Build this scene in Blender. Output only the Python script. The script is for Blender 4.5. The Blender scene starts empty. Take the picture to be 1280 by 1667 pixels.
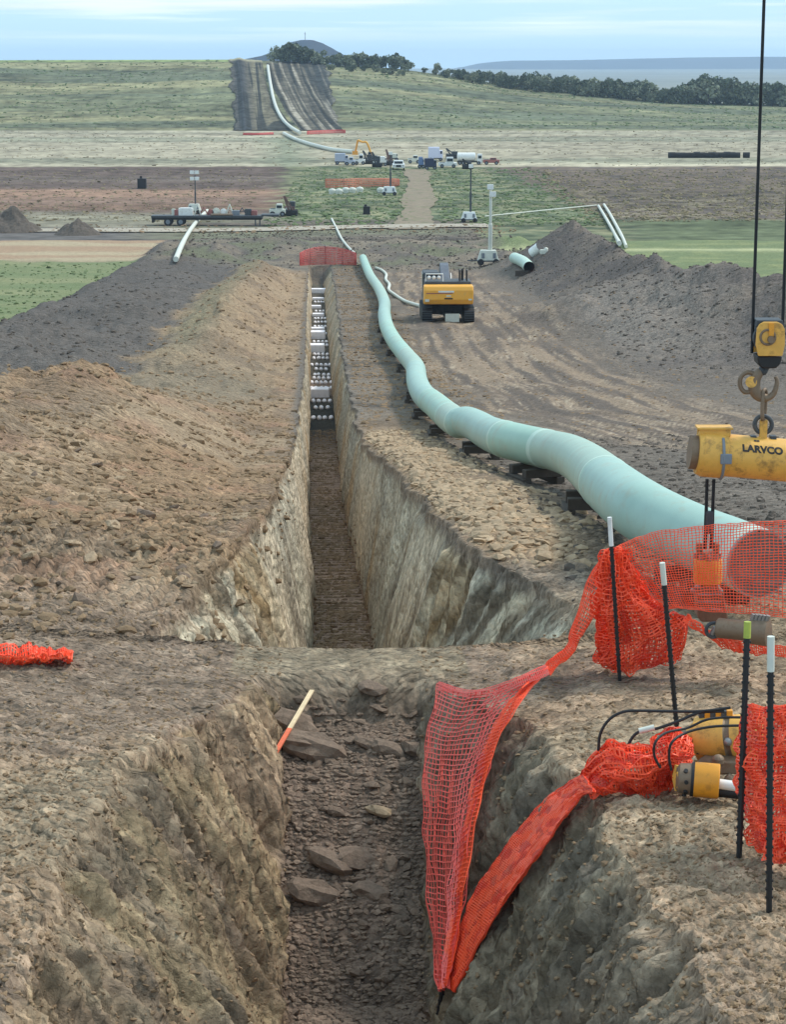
import bpy, math, random
import numpy as np
from mathutils import Vector, Matrix, Quaternion

random.seed(7); np.random.seed(7)
SC = bpy.context.scene
C = SC.collection
# ------------------------------------------------------------------ camera, sky, sun, exposure
F = 3500.0; W0, H0 = 1280.0, 1667.0; ZC = 25.0
TH = math.atan(735.0 / F)
cam = bpy.data.cameras.new('camera'); cam_o = bpy.data.objects.new('camera', cam); C.objects.link(cam_o)
cam.sensor_fit = 'VERTICAL'; cam.sensor_height = 24.0; cam.lens = F / H0 * 24.0
cam.clip_start = 0.5; cam.clip_end = 40000
cam_o.location = (0, 0, ZC); cam_o.rotation_euler = (math.pi / 2 - TH, 0, 0)
SC.camera = cam_o
SUN_EL, SUN_AZ = 50.0, 62.0            # azimuth measured from +Y (view direction) towards +X
w = bpy.data.worlds.new('World'); SC.world = w; w.use_nodes = True
nt = w.node_tree; nt.nodes.clear(); N = nt.nodes.new; Lk = nt.links.new
out = N('ShaderNodeOutputWorld'); bg = N('ShaderNodeBackground'); bg.inputs[1].default_value = 0.105
sky = N('ShaderNodeTexSky'); sky.sky_type = 'NISHITA'; sky.sun_disc = False
sky.sun_elevation = math.radians(SUN_EL); sky.sun_rotation = math.radians(SUN_AZ)
sky.air_density = 1.0; sky.dust_density = 0.6; sky.ozone_density = 1.5
tc = N('ShaderNodeTexCoord'); mp = N('ShaderNodeMapping'); mp.inputs['Scale'].default_value = (7, 7, 190)
mp.inputs['Location'].default_value = (3.1, 1.7, 0.4)
n1 = N('ShaderNodeTexNoise'); n1.inputs['Scale'].default_value = 1.0; n1.inputs['Detail'].default_value = 6; n1.inputs['Roughness'].default_value = 0.5
r1 = N('ShaderNodeValToRGB'); r1.color_ramp.elements[0].position = 0.45; r1.color_ramp.elements[1].position = 0.66
mp2 = N('ShaderNodeMapping'); mp2.inputs['Scale'].default_value = (4, 4, 120); mp2.inputs['Location'].default_value = (7.7, 2.2, 5.0)
n2 = N('ShaderNodeTexNoise'); n2.inputs['Scale'].default_value = 1.0; n2.inputs['Detail'].default_value = 5
r2 = N('ShaderNodeValToRGB'); r2.color_ramp.elements[0].position = 0.42; r2.color_ramp.elements[1].position = 0.62
r2.color_ramp.elements[0].color = (7.4, 8.4, 9.0, 1); r2.color_ramp.elements[1].color = (9.6, 10.4, 10.4, 1)
mixb = N('ShaderNodeMix'); mixb.data_type = 'RGBA'; mixb.inputs[0].default_value = 0.85
mixb.inputs[7].default_value = (4.9, 7.6, 9.8, 1)
mixc = N('ShaderNodeMix'); mixc.data_type = 'RGBA'
# clouds fade out right at the horizon
sep = N('ShaderNodeSeparateXYZ'); mr = N('ShaderNodeMapRange'); mr.inputs[1].default_value = 0.004; mr.inputs[2].default_value = 0.022
mu = N('ShaderNodeMath'); mu.operation = 'MULTIPLY'
Lk(tc.outputs['Generated'], mp.inputs[0]); Lk(mp.outputs[0], n1.inputs['Vector']); Lk(n1.outputs[0], r1.inputs[0])
Lk(tc.outputs['Generated'], mp2.inputs[0]); Lk(mp2.outputs[0], n2.inputs['Vector']); Lk(n2.outputs[0], r2.inputs[0])
Lk(tc.outputs['Generated'], sep.inputs[0]); Lk(sep.outputs[2], mr.inputs[0])
Lk(r1.outputs[0], mu.inputs[0]); Lk(mr.outputs[0], mu.inputs[1])
Lk(sky.outputs[0], mixb.inputs[6]); Lk(mixb.outputs[2], mixc.inputs[6]); Lk(r2.outputs[0], mixc.inputs[7]); Lk(mu.outputs[0], mixc.inputs[0])
Lk(mixc.outputs[2], bg.inputs[0]); Lk(bg.outputs[0], out.inputs[0])
sl = bpy.data.lights.new('sun', 'SUN'); sl.energy = 2.35; sl.angle = math.radians(10); sl.color = (1.0, 0.95, 0.87)
so = bpy.data.objects.new('sun', sl); C.objects.link(so)
sd = Vector((math.sin(math.radians(SUN_AZ)) * math.cos(math.radians(SUN_EL)), math.cos(math.radians(SUN_AZ)) * math.cos(math.radians(SUN_EL)), math.sin(math.radians(SUN_EL))))
so.rotation_euler = sd.to_track_quat('Z', 'Y').to_euler(); so.location = sd * 60
SC.view_settings.view_transform = 'Standard'; SC.view_settings.look = 'None'; SC.view_settings.gamma = 1
SC.view_settings.exposure = 0.27; SC.view_settings.use_curve_mapping = False
SC.render.engine = 'CYCLES'; SC.cycles.volume_bounces = 1

# ------------------------------------------------------------------ placing helpers
CT, ST = math.cos(TH), math.sin(TH)
def P(px, py, Y):
    """the world point at depth Y that the photograph shows at px, py"""
    r = (px - W0 / 2) / F; u = (H0 / 2 - py) / F
    dy = CT + u * ST; dz = -ST + u * CT
    k = Y / dy
    return Vector((r * k, Y, ZC + dz * k))
def zat(py, Y): return P(640, py, Y).z
def lin(c, k=1.0):
    o = []
    for v in c:
        v = v / 255.0
        o.append((v / 12.92 if v <= 0.04045 else ((v + 0.055) / 1.055) ** 2.4) * k)
    return tuple(o)

# ------------------------------------------------------------------ numpy noise
def _h(ix, iy, s):
    n = (ix.astype(np.int64) * 374761393 + iy.astype(np.int64) * 668265263 + s * 1274126177) & 0xffffffff
    n = ((n ^ (n >> 13)) * 1103515245) & 0xffffffff
    n = ((n ^ (n >> 16)) * 2246822519) & 0xffffffff
    return ((n ^ (n >> 15)) & 0xffff) / 65535.0
def pn(x, y, s=0):
    x = np.asarray(x, float); y = np.asarray(y, float)
    ix = np.floor(x); iy = np.floor(y); fx = x - ix; fy = y - iy
    def g(i, j):
        a = _h(ix + i, iy + j, s) * 6.2831853
        return np.cos(a) * (fx - i) + np.sin(a) * (fy - j)
    u = fx * fx * fx * (fx * (fx * 6 - 15) + 10); v = fy * fy * fy * (fy * (fy * 6 - 15) + 10)
    a = g(0, 0); b = g(1, 0); c = g(0, 1); d = g(1, 1)
    return ((a + (b - a) * u) * (1 - v) + (c + (d - c) * u) * v) * 1.5
def fbm(x, y, wl, octs=4, s=0, gain=0.5, lim=None, ridged=False):
    """noise with base wavelength wl; octaves finer than lim (array of sample spacings) fade out"""
    o = 0; a = 1.0
    for k in range(octs):
        w_ = wl / 2 ** k
        n = pn(x / w_ + 17.3 * k, y / w_ - 9.1 * k, s + k)
        if ridged: n = 0.5 - np.abs(n) * 1.6
        if lim is not None: n = n * np.clip(w_ / lim / 2.5 - 0.6, 0, 1)
        o = o + n * a; a *= gain
    return o
def worley(x, y, s=0):
    ix = np.floor(x); iy = np.floor(y); f1 = np.full(x.shape, 9.0); f2 = np.full(x.shape, 9.0); cid = np.zeros(x.shape)
    for i in (-1, 0, 1):
        for j in (-1, 0, 1):
            jx = ix + i; jy = iy + j
            dx = jx + _h(jx, jy, s) - x; dy = jy + _h(jx, jy, s + 11) - y
            d = dx * dx + dy * dy; h = _h(jx, jy, s + 23)
            m = d < f1
            f2 = np.where(m, f1, np.minimum(f2, d)); cid = np.where(m, h, cid); f1 = np.where(m, d, f1)
    return np.sqrt(f1), np.sqrt(f2), cid
def sm(a, b, x):
    t = np.clip((x - a) / (b - a), 0, 1); return t * t * (3 - 2 * t)

# ------------------------------------------------------------------ shape of the land
_pt = [(1667, 11.0), (1490, 12.6), (1330, 14.6), (1200, 17.2), (1090, 21.0), (1000, 23.6), (868, 27.5), (765, 44.0), (662, 73.0), (600, 95), (517, 134.0),
       (432, 218.0), (371, 290.0), (274, 445.0), (212, 690.0)]
_ly = np.log(np.array([4.0] + [p[1] for p in _pt] + [20000.0])); _lz = np.array([zat(1667, 11.0) + 0.25] + [zat(*p) for p in _pt] + [zat(212, 690)])
_gx = np.linspace(_ly[0], _ly[-1], 6000); _gz = np.interp(_gx, _ly, _lz)
_k = np.exp(-0.5 * (np.arange(-75, 76) / 25.0) ** 2); _k /= _k.sum()
_gz = np.convolve(np.pad(_gz, 75, 'edge'), _k, 'valid')
def prof(Y): return np.interp(np.log(np.maximum(Y, 4.0)), _gx, _gz)
def tab(Y, *pts): return np.interp(Y, [p[0] for p in pts], [p[1] for p in pts])
def cen(Y): return 0.28 - 0.0365 * Y + 0.22 * np.exp(-((Y - 42) / 17.0) ** 2)                       # centre line of the trench
def rimL(Y):
    b = tab(Y, (7, -2.3), (14, -2.0), (16, -1.9), (18, -1.5), (20, -0.98), (20.7, -0.9), (22.1, -0.95), (22.4, -2.3), (24, -1.95), (27, -1.45), (30, -1.3), (45, -1.22), (60, -0.95), (95, -0.78), (180, -0.9), (230, -0.9))
    return b + 0.12 * fbm(Y, Y * 0 + 3.3, 1.6, 4, 5) + 0.03 * pn(Y / 0.35, Y * 0, 8) * (Y < 60)
def rimR(Y):
    b = tab(Y, (7, 2.0), (14, 1.8), (16, 1.7), (18, 1.45), (20, 1.0), (21, 0.9), (22.1, 0.95), (22.4, 3.0), (24, 2.6), (27, 1.5), (38, 1.3), (43, 1.12), (57, 0.92), (77, 1.0), (110, 1.1), (180, 1.4), (230, 1.4))
    return b + 0.15 * fbm(Y, Y * 0 + 8.3, 1.9, 4, 15) + 0.06 * pn(Y / 0.35, Y * 0 + 4, 18) * (Y < 60)
def half(Y): return tab(Y, (7, .55), (16.7, .57), (19.6, .66), (21, .7), (22.1, .7), (22.4, .56), (230, .56))
_dz167 = float(prof(16.7)) - zat(1640, 16.7); _dz196 = float(prof(19.4)) - zat(1240, 19.4)
def depth(Y):
    return tab(Y, (7, _dz167 + 0.1), (13, _dz167 + .05), (16.7, _dz167), (19.4, _dz196 + .05), (20.3, .42), (20.62, 0.05), (20.7, 0), (22.05, 0), (22.4, 3.3), (40, 3.35), (60, 2.85), (90, 2.5), (120, 2.0), (180, 1.7), (214, 1.6), (219, 0), (300, 0))
def laneX(Y): return tab(Y, (20, 19), (40, 13), (57, 8.8), (73, 6.0), (95, 4.5), (125, 3.9), (220, 2.5), (300, 2))
def spoilH(Y): return tab(Y, (20.5, 0), (24, .35), (30, 1.0), (40, 1.75), (50, 2.35), (58, 2.1), (70, .75), (86, .45), (102, 1.4), (150, 2.1), (185, 2.0), (203, 1.0), (214, 0))
def spoilC(Y): return tab(Y, (20, -7.5), (60, -7.0), (100, -5.6), (200, -4.6))
def surf(x, Y, cut=True):
    x = np.asarray(x, float); Y = np.asarray(Y, float)
    t = x - cen(Y); z = prof(Y)
    z = z + 0.10 * fbm(x, Y, 5.0, 2, 40) * sm(10, 30, Y)
    # spoil heap left of the trench
    c = spoilC(Y) + 0.8 * pn(Y / 14.0, Y * 0 + 1.5, 44); H = spoilH(Y) * (1 + 0.16 * pn(Y / 9.0, Y * 0 + .5, 43))
    inner = np.clip((t + 2.2) / (c + 2.2), 0, 1) ** .9; outer = np.clip((t - (c - 5.0)) / 5.0, 0, 1)
    s_ = np.where(t > c, inner, outer); s_ = s_ - 0.10 * np.exp(-((t - c) / 0.9) ** 2)
    z = z + H * s_ * (1 + 0.24 * fbm(x, Y, 3.4, 4, 60)) + .16 * s_ * fbm(x, Y, 1.3, 2, 59) * (H > .05)
    # topsoil windrow further left
    ow = sm(-19.5, -16.5, t) * (1 - sm(-10.5, -7.5, t)) * sm(50, 70, Y) * (1 - sm(228, 250, Y))
    z = z + ow * (0.85 + 0.75 * fbm(x, Y, 7.0, 3, 61))
    # topsoil windrow on the right
    rc = tab(Y, (80, 29), (95, 25), (115, 21), (125, 18.2), (180, 17.6), (205, 17.0), (216, 16.5)) + 0.7 * pn(Y / 12.0, Y * 0, 62)
    rh = tab(Y, (80, 0), (93, 2.2), (115, 3.0), (130, 3.1), (165, 3.2), (188, 4.1), (203, 5.0), (211, 4.3), (222, 0))
    d = x - rc
    z = z + rh * np.clip(1 - np.where(d < 0, -d / (5.6 + .03 * (Y - 120)), d / 6.5), 0, 1) ** 1.15 * (1 + 0.16 * fbm(x, Y, 4.0, 3, 63))
    for (bx, by, br, bh) in ((11.5, 128, 4.5, 1.3), (15.5, 117, 5, 1.5), (12.5, 143, 4, 1.0), (19.5, 104, 5.5, 1.4)):
        dd = ((x - bx) / br) ** 2 + ((Y - by) / (br * 2.2)) ** 2
        z = z + bh * np.exp(-dd * 1.6) * (1 + 0.3 * fbm(x, Y, 2.0, 3, 64))
    ap = sm(212, 226, Y) * (1 - sm(252, 260, Y)) * sm(-26, -20, x) * (1 - sm(14, 18, x)); z = z + ap * (.35 + .8 * fbm(x, Y, 9.0, 4, 67, gain=.6))
    # ruts of the running track
    q = x - laneX(Y)
    z = z - 0.07 * sm(-3.5, -2.5, q) * (1 - sm(4, 7, q)) * sm(40, 60, Y) * (1 - sm(215, 250, Y)) * (0.5 + 0.5 * np.sin(q * 4.2 + 1.2 * pn(Y / 30., q * .2, 66)))
    # low berm and cast-out stones along the right rim
    R = rimR(Y)
    z = z + 0.16 * sm(R - .1, R + .35, t) * (1 - sm(R + 1.6, R + 2.6, t)) * sm(25, 29, Y) * (1 - sm(50, 66, Y))
    if cut:
        L = rimL(Y); h = half(Y); D = depth(Y)
        wl = np.clip((t - L) / (-h - L), 0, 1); wr = np.clip((R - t) / (R - h), 0, 1)
        w_ = np.minimum(wl, wr); w_ = w_ * (0.82 + 0.18 * w_)
        z = z - D * w_
    return z
def G(x, y): return float(surf(np.array([x]), np.array([y]))[0])
_YS = np.exp(np.linspace(math.log(8.5), math.log(700), 3000))
def hitY(px, py, off=0.0, ymin=8.5, cut=True):
    a = P(px, py, 1.0); d = np.array([a.x, 1.0, a.z - ZC])
    z = ZC + d[2] * _YS - off - surf(d[0] * _YS, _YS, cut)
    idx = np.where((z < 0) & (_YS > ymin))[0]
    if len(idx) == 0: return 690.0
    i = idx[0]
    if i == 0: return float(_YS[0])
    z0, z1 = z[i - 1], z[i]
    if z0 < 0: return float(_YS[i])
    return float(_YS[i - 1] + (_YS[i] - _YS[i - 1]) * z0 / (z0 - z1))
def hit(px, py, off=0.0, ymin=8.5, cut=True): return P(px, py, hitY(px, py, off, ymin, cut))

# ------------------------------------------------------------------ materials
def mat(name, col, rough=0.7, metal=0.0, var=0.12, scale=8.0, bump=0.0, bscale=None, attr=None, detail=5, spec=0.5, wear=None, wscale=3.0, wamt=0.5, stretch=None):
    m = bpy.data.materials.new(name); m.use_nodes = True
    t = m.node_tree; b = t.nodes['Principled BSDF']
    b.inputs['Roughness'].default_value = rough; b.inputs['Metallic'].default_value = metal
    b.inputs['Specular IOR Level'].default_value = spec
    co = t.nodes.new('ShaderNodeTexCoord'); v = co.outputs['Object']
    if stretch:
        mm = t.nodes.new('ShaderNodeMapping'); mm.inputs['Scale'].default_value = stretch; t.links.new(v, mm.inputs[0]); v = mm.outputs[0]
    n = t.nodes.new('ShaderNodeTexNoise'); n.inputs['Scale'].default_value = scale; n.inputs['Detail'].default_value = detail; n.inputs['Roughness'].default_value = 0.65
    t.links.new(v, n.inputs['Vector'])
    r = t.nodes.new('ShaderNodeMapRange'); r.inputs[1].default_value = 0.3; r.inputs[2].default_value = 0.7; r.inputs[3].default_value = 1 - var; r.inputs[4].default_value = 1 + var
    t.links.new(n.outputs[0], r.inputs[0])
    mx = t.nodes.new('ShaderNodeVectorMath'); mx.operation = 'MULTIPLY'
    if attr:
        a = t.nodes.new('ShaderNodeAttribute'); a.attribute_name = attr; src = a.outputs['Color']
    else:
        a = t.nodes.new('ShaderNodeRGB'); a.outputs[0].default_value = (*col, 1); src = a.outputs[0]
    if wear:
        wn = t.nodes.new('ShaderNodeTexNoise'); wn.inputs['Scale'].default_value = wscale; wn.inputs['Detail'].default_value = 8; wn.inputs['Roughness'].default_value = 0.7
        t.links.new(v, wn.inputs['Vector'])
        wr = t.nodes.new('ShaderNodeMapRange'); wr.inputs[1].default_value = 0.52; wr.inputs[2].default_value = 0.66; wr.inputs[3].default_value = 0; wr.inputs[4].default_value = wamt
        t.links.new(wn.outputs[0], wr.inputs[0])
        wm = t.nodes.new('ShaderNodeMix'); wm.data_type = 'RGBA'; t.links.new(wr.outputs[0], wm.inputs[0]); t.links.new(src, wm.inputs[6]); wm.inputs[7].default_value = (*wear, 1)
        src = wm.outputs[2]
    t.links.new(src, mx.inputs[0]); t.links.new(r.outputs[0], mx.inputs[1]); t.links.new(mx.outputs[0], b.inputs['Base Color'])
    if bump > 0:
        bn = t.nodes.new('ShaderNodeTexNoise'); bn.inputs['Scale'].default_value = bscale or scale * 2; bn.inputs['Detail'].default_value = 6; bn.inputs['Roughness'].default_value = 0.7
        t.links.new(v, bn.inputs['Vector'])
        bu = t.nodes.new('ShaderNodeBump'); bu.inputs['Strength'].default_value = 1.0; bu.inputs['Distance'].default_value = bump
        t.links.new(bn.outputs[0], bu.inputs['Height']); t.links.new(bu.outputs[0], b.inputs['Normal'])
    return m
M = {}
M['soil'] = mat('excavated_soil', (0.2, .17, .13), 0.95, var=0.34, scale=13, bump=0.05, bscale=9, attr='soil', detail=10, spec=.15)
def crumb(m, sc1, d1, sc2, d2, v1, v2):
    t = m.node_tree; b = t.nodes['Principled BSDF']; Ln = t.links.new; nn = t.nodes.new
    co = nn('ShaderNodeAttribute'); co.attribute_name = 'flow'; dn = nn('ShaderNodeTexNoise'); dn.inputs['Scale'].default_value = 5; dn.inputs['Detail'].default_value = 4
    ad = nn('ShaderNodeMix'); ad.data_type = 'VECTOR'; ad.inputs[0].default_value = .09
    Ln(co.outputs['Vector'], dn.inputs['Vector']); Ln(co.outputs['Vector'], ad.inputs[4]); Ln(dn.outputs['Color'], ad.inputs[5])
    prev_n = b.inputs['Normal'].links[0].from_socket; prev_c = b.inputs['Base Color'].links[0].from_socket
    for sc, dd, vv in ((sc1, d1, v1), (sc2, d2, v2)):
        mp_ = nn('ShaderNodeMapping'); mp_.inputs['Scale'].default_value = (sc, sc, sc); Ln(ad.outputs[1], mp_.inputs[0])
        vo = nn('ShaderNodeTexVoronoi'); vo.voronoi_dimensions = '2D'; vo.inputs['Scale'].default_value = 1; Ln(mp_.outputs[0], vo.inputs['Vector'])
        bu = nn('ShaderNodeBump'); bu.invert = True; bu.inputs['Distance'].default_value = dd; Ln(vo.outputs['Distance'], bu.inputs['Height']); Ln(prev_n, bu.inputs['Normal']); prev_n = bu.outputs[0]
        sx = nn('ShaderNodeSeparateColor'); Ln(vo.outputs['Color'], sx.inputs[0]); mr_ = nn('ShaderNodeMapRange'); mr_.inputs[3].default_value = 1 - vv; mr_.inputs[4].default_value = 1 + vv; Ln(sx.outputs[0], mr_.inputs[0])
        mm = nn('ShaderNodeVectorMath'); mm.operation = 'MULTIPLY'; Ln(prev_c, mm.inputs[0]); Ln(mr_.outputs[0], mm.inputs[1]); prev_c = mm.outputs[0]
    Ln(prev_n, b.inputs['Normal']); Ln(prev_c, b.inputs['Base Color'])
crumb(M['soil'], 7, .055, 19, .028, .15, .20)
M['field'] = mat('field_cover', (0.2, .17, .13), 0.95, var=0.16, scale=0.5, bump=0.25, bscale=1.2, attr='soil', detail=8, spec=.1)
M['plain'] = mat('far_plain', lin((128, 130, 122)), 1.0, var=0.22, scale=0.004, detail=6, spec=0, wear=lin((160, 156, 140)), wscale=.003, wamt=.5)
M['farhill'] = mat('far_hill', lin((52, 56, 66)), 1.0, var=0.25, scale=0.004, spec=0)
M['stone'] = mat('trench_stone', lin((130, 111, 95)), 0.9, var=0.3, scale=5, bump=0.02, bscale=16, spec=.2)
M['palestone'] = mat('cast_out_stone', lin((172, 148, 120)), 0.9, var=0.28, scale=3, bump=0.02, bscale=12, spec=.2)
M['clod'] = mat('soil_clod', lin((140, 117, 92)), 0.95, var=0.3, scale=3, bump=0.02, bscale=14, spec=.1)
M['darkclod'] = mat('topsoil_clod', lin((98, 89, 81)), 0.95, var=0.3, scale=3, bump=0.02, bscale=14, spec=.1)
M['pipe'] = mat('pipe_coating', lin((154, 186, 167)), 0.5, var=0.06, scale=1.2, detail=6, spec=.4, wear=lin((170, 172, 152)), wscale=2.2, wamt=.45, bump=.002, bscale=40)
M['weld'] = mat('joint_coating', lin((184, 206, 190)), 0.5, var=0.06, scale=5, spec=.4)
M['pipein'] = mat('pipe_bore_steel', lin((120, 92, 84)), 0.7, var=0.2, scale=4, metal=.2)
M['steel'] = mat('bare_steel', lin((150, 148, 145)), 0.45, metal=.7, var=0.15, scale=9)
M['oldsteel'] = mat('weathered_steel', lin((132, 112, 92)), 0.6, metal=.35, var=0.22, scale=9, wear=lin((95, 66, 45)), wscale=9, wamt=.6, bump=.002)
M['yellow'] = mat('yellow_paint', lin((222, 166, 74)), 0.5, var=0.10, scale=9, wear=lin((128, 92, 50)), wscale=7, wamt=.7, bump=.0015, bscale=40)
M['amber'] = mat('amber_paint', lin((226, 150, 38)), 0.45, var=0.08, scale=9, wear=lin((140, 92, 40)), wscale=8, wamt=.5)
M['machorange'] = mat('machine_orange', lin((238, 170, 62)), 0.5, var=0.08, scale=3, wear=lin((190, 150, 95)), wscale=3, wamt=.5)
M['black'] = mat('black_rubber', lin((28, 27, 28)), 0.6, var=0.2, scale=12)
M['wire'] = mat('greased_wire_rope', lin((26, 26, 28)), 0.55, var=0.3, scale=60, metal=.3)
M['darkgrey'] = mat('dark_grey_paint', lin((62, 66, 70)), 0.6, var=0.15, scale=6, wear=lin((110, 100, 88)), wscale=4, wamt=.4)
M['grey'] = mat('grey_paint', lin((120, 126, 134)), 0.55, var=0.12, scale=6)
M['white'] = mat('white_paint', lin((226, 226, 222)), 0.5, var=0.06, scale=4, wear=lin((170, 160, 145)), wscale=3, wamt=.35)
M['cream'] = mat('weathered_white', lin((205, 205, 192)), 0.6, var=0.1, scale=4)
M['bag'] = mat('white_foam', lin((245, 240, 243)), 0.8, var=0.08, scale=6, bump=.01, bscale=20)
M['bluesteel'] = mat('dusty_boom_paint', lin((96, 100, 108)), .6, var=.2, scale=3)
for q_, cc_ in enumerate(((158, 190, 172), (163, 186, 169), (158, 187, 174))): M['pipe%d' % q_] = mat('pipe_coating', lin(cc_), .48, var=.07, scale=1.0 + q_ * .3, detail=7, spec=.4, wear=lin((164, 164, 142)), wscale=1.7 + q_, wamt=.5, bump=.002, bscale=40)
M['netdeep'] = mat('deep_red_mesh_plastic', lin((226, 66, 44)), .5, var=.2, scale=9, spec=.3, wear=lin((190, 120, 90)), wscale=6, wamt=.5)  # darker red plastic, varies the colour between netting layers
M['navy'] = mat('navy_paint', lin((34, 42, 72)), 0.4, var=0.1, scale=4)
M['red'] = mat('dull_red_paint', lin((150, 92, 84)), 0.6, var=0.15, scale=5)
M['glass'] = mat('dark_glass', lin((40, 48, 56)), 0.12, var=0.05, scale=3)
M['net'] = mat('orange_mesh_plastic', lin((255, 92, 52)), 0.45, var=0.12, scale=12, spec=.4)
M['netpink'] = mat('faded_mesh_plastic', lin((238, 96, 84)), 0.45, var=0.10, scale=12, spec=.4)
M['netred'] = mat('red_mesh_plastic', lin((205, 82, 76)), 0.6, var=0.12, scale=3)
M['wood'] = mat('skid_timber', lin((74, 65, 56)), 0.85, var=0.25, scale=6, bump=.004)
M['lath'] = mat('pale_lath_wood', lin((222, 196, 156)), 0.8, var=0.12, scale=20)
M['lathpaint'] = mat('orange_marker_paint', lin((226, 112, 74)), 0.7, var=0.12, scale=20)
M['lime'] = mat('lime_tape', lin((168, 178, 74)), 0.6, var=0.1, scale=20)
M['bark'] = mat('tree_bark', lin((84, 76, 66)), 0.9, var=0.2, scale=3)
M['leaf'] = mat('dark_foliage', lin((98, 106, 86)), 0.85, var=0.4, scale=0.35, spec=.15)
M['leaf2'] = mat('grey_green_foliage', lin((132, 136, 112)), 0.85, var=0.35, scale=0.35, spec=.15)
M['letter'] = mat('black_lettering', lin((30, 26, 24)), 0.6)
M['hay'] = mat('dark_bale_wrap', lin((30, 28, 27)), 0.8, var=0.3, scale=3)
M['tuft'] = mat('rough_grass', lin((104, 116, 80)), .95, var=.4, scale=1.5, spec=.1)
M['stub'] = mat('dry_stalks', lin((130, 118, 92)), .95, var=.45, scale=1.2, spec=.1)
M['gravel'] = mat('pale_gravel', lin((168, 158, 142)), 0.95, var=0.18, scale=1.5, detail=8, spec=.1, bump=.03)
M['track'] = mat('worn_dirt', lin((138, 124, 106)), 0.95, var=0.2, scale=.6, detail=8, spec=.1, wear=lin((112, 116, 84)), wscale=.5, wamt=.95)

# ------------------------------------------------------------------ object helpers
def mesh_np(name, V, Fq, m, smooth=False):
    me = bpy.data.meshes.new(name); V = np.asarray(V, np.float32); Fq = np.asarray(Fq, np.int32)
    k = Fq.shape[1]
    me.vertices.add(len(V)); me.vertices.foreach_set('co', V.ravel())
    me.loops.add(Fq.size); me.loops.foreach_set('vertex_index', Fq.ravel())
    me.polygons.add(len(Fq)); me.polygons.foreach_set('loop_start', np.arange(0, Fq.size, k, dtype=np.int32))
    me.polygons.foreach_set('use_smooth', np.full(len(Fq), smooth))
    me.update(calc_edges=True); me.materials.append(m)
    return me
def tag(o, label=None, cat=None, group=None, kind=None):
    if label: o['label'] = label
    if cat: o['category'] = cat
    if group: o['group'] = group
    if kind: o['kind'] = kind
    return o
def link(name, me, parent=None, loc=None):
    o = bpy.data.objects.new(name, me); C.objects.link(o)
    if parent is not None: o.parent = parent
    if loc is not None: o.location = loc
    return o
def empty(name, loc, rz=0.0, label=None, cat=None, group=None):
    o = bpy.data.objects.new(name, None); C.objects.link(o); o.location = loc; o.rotation_euler = (0, 0, rz); o.empty_display_size = .3
    return tag(o, label, cat, group)
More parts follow.
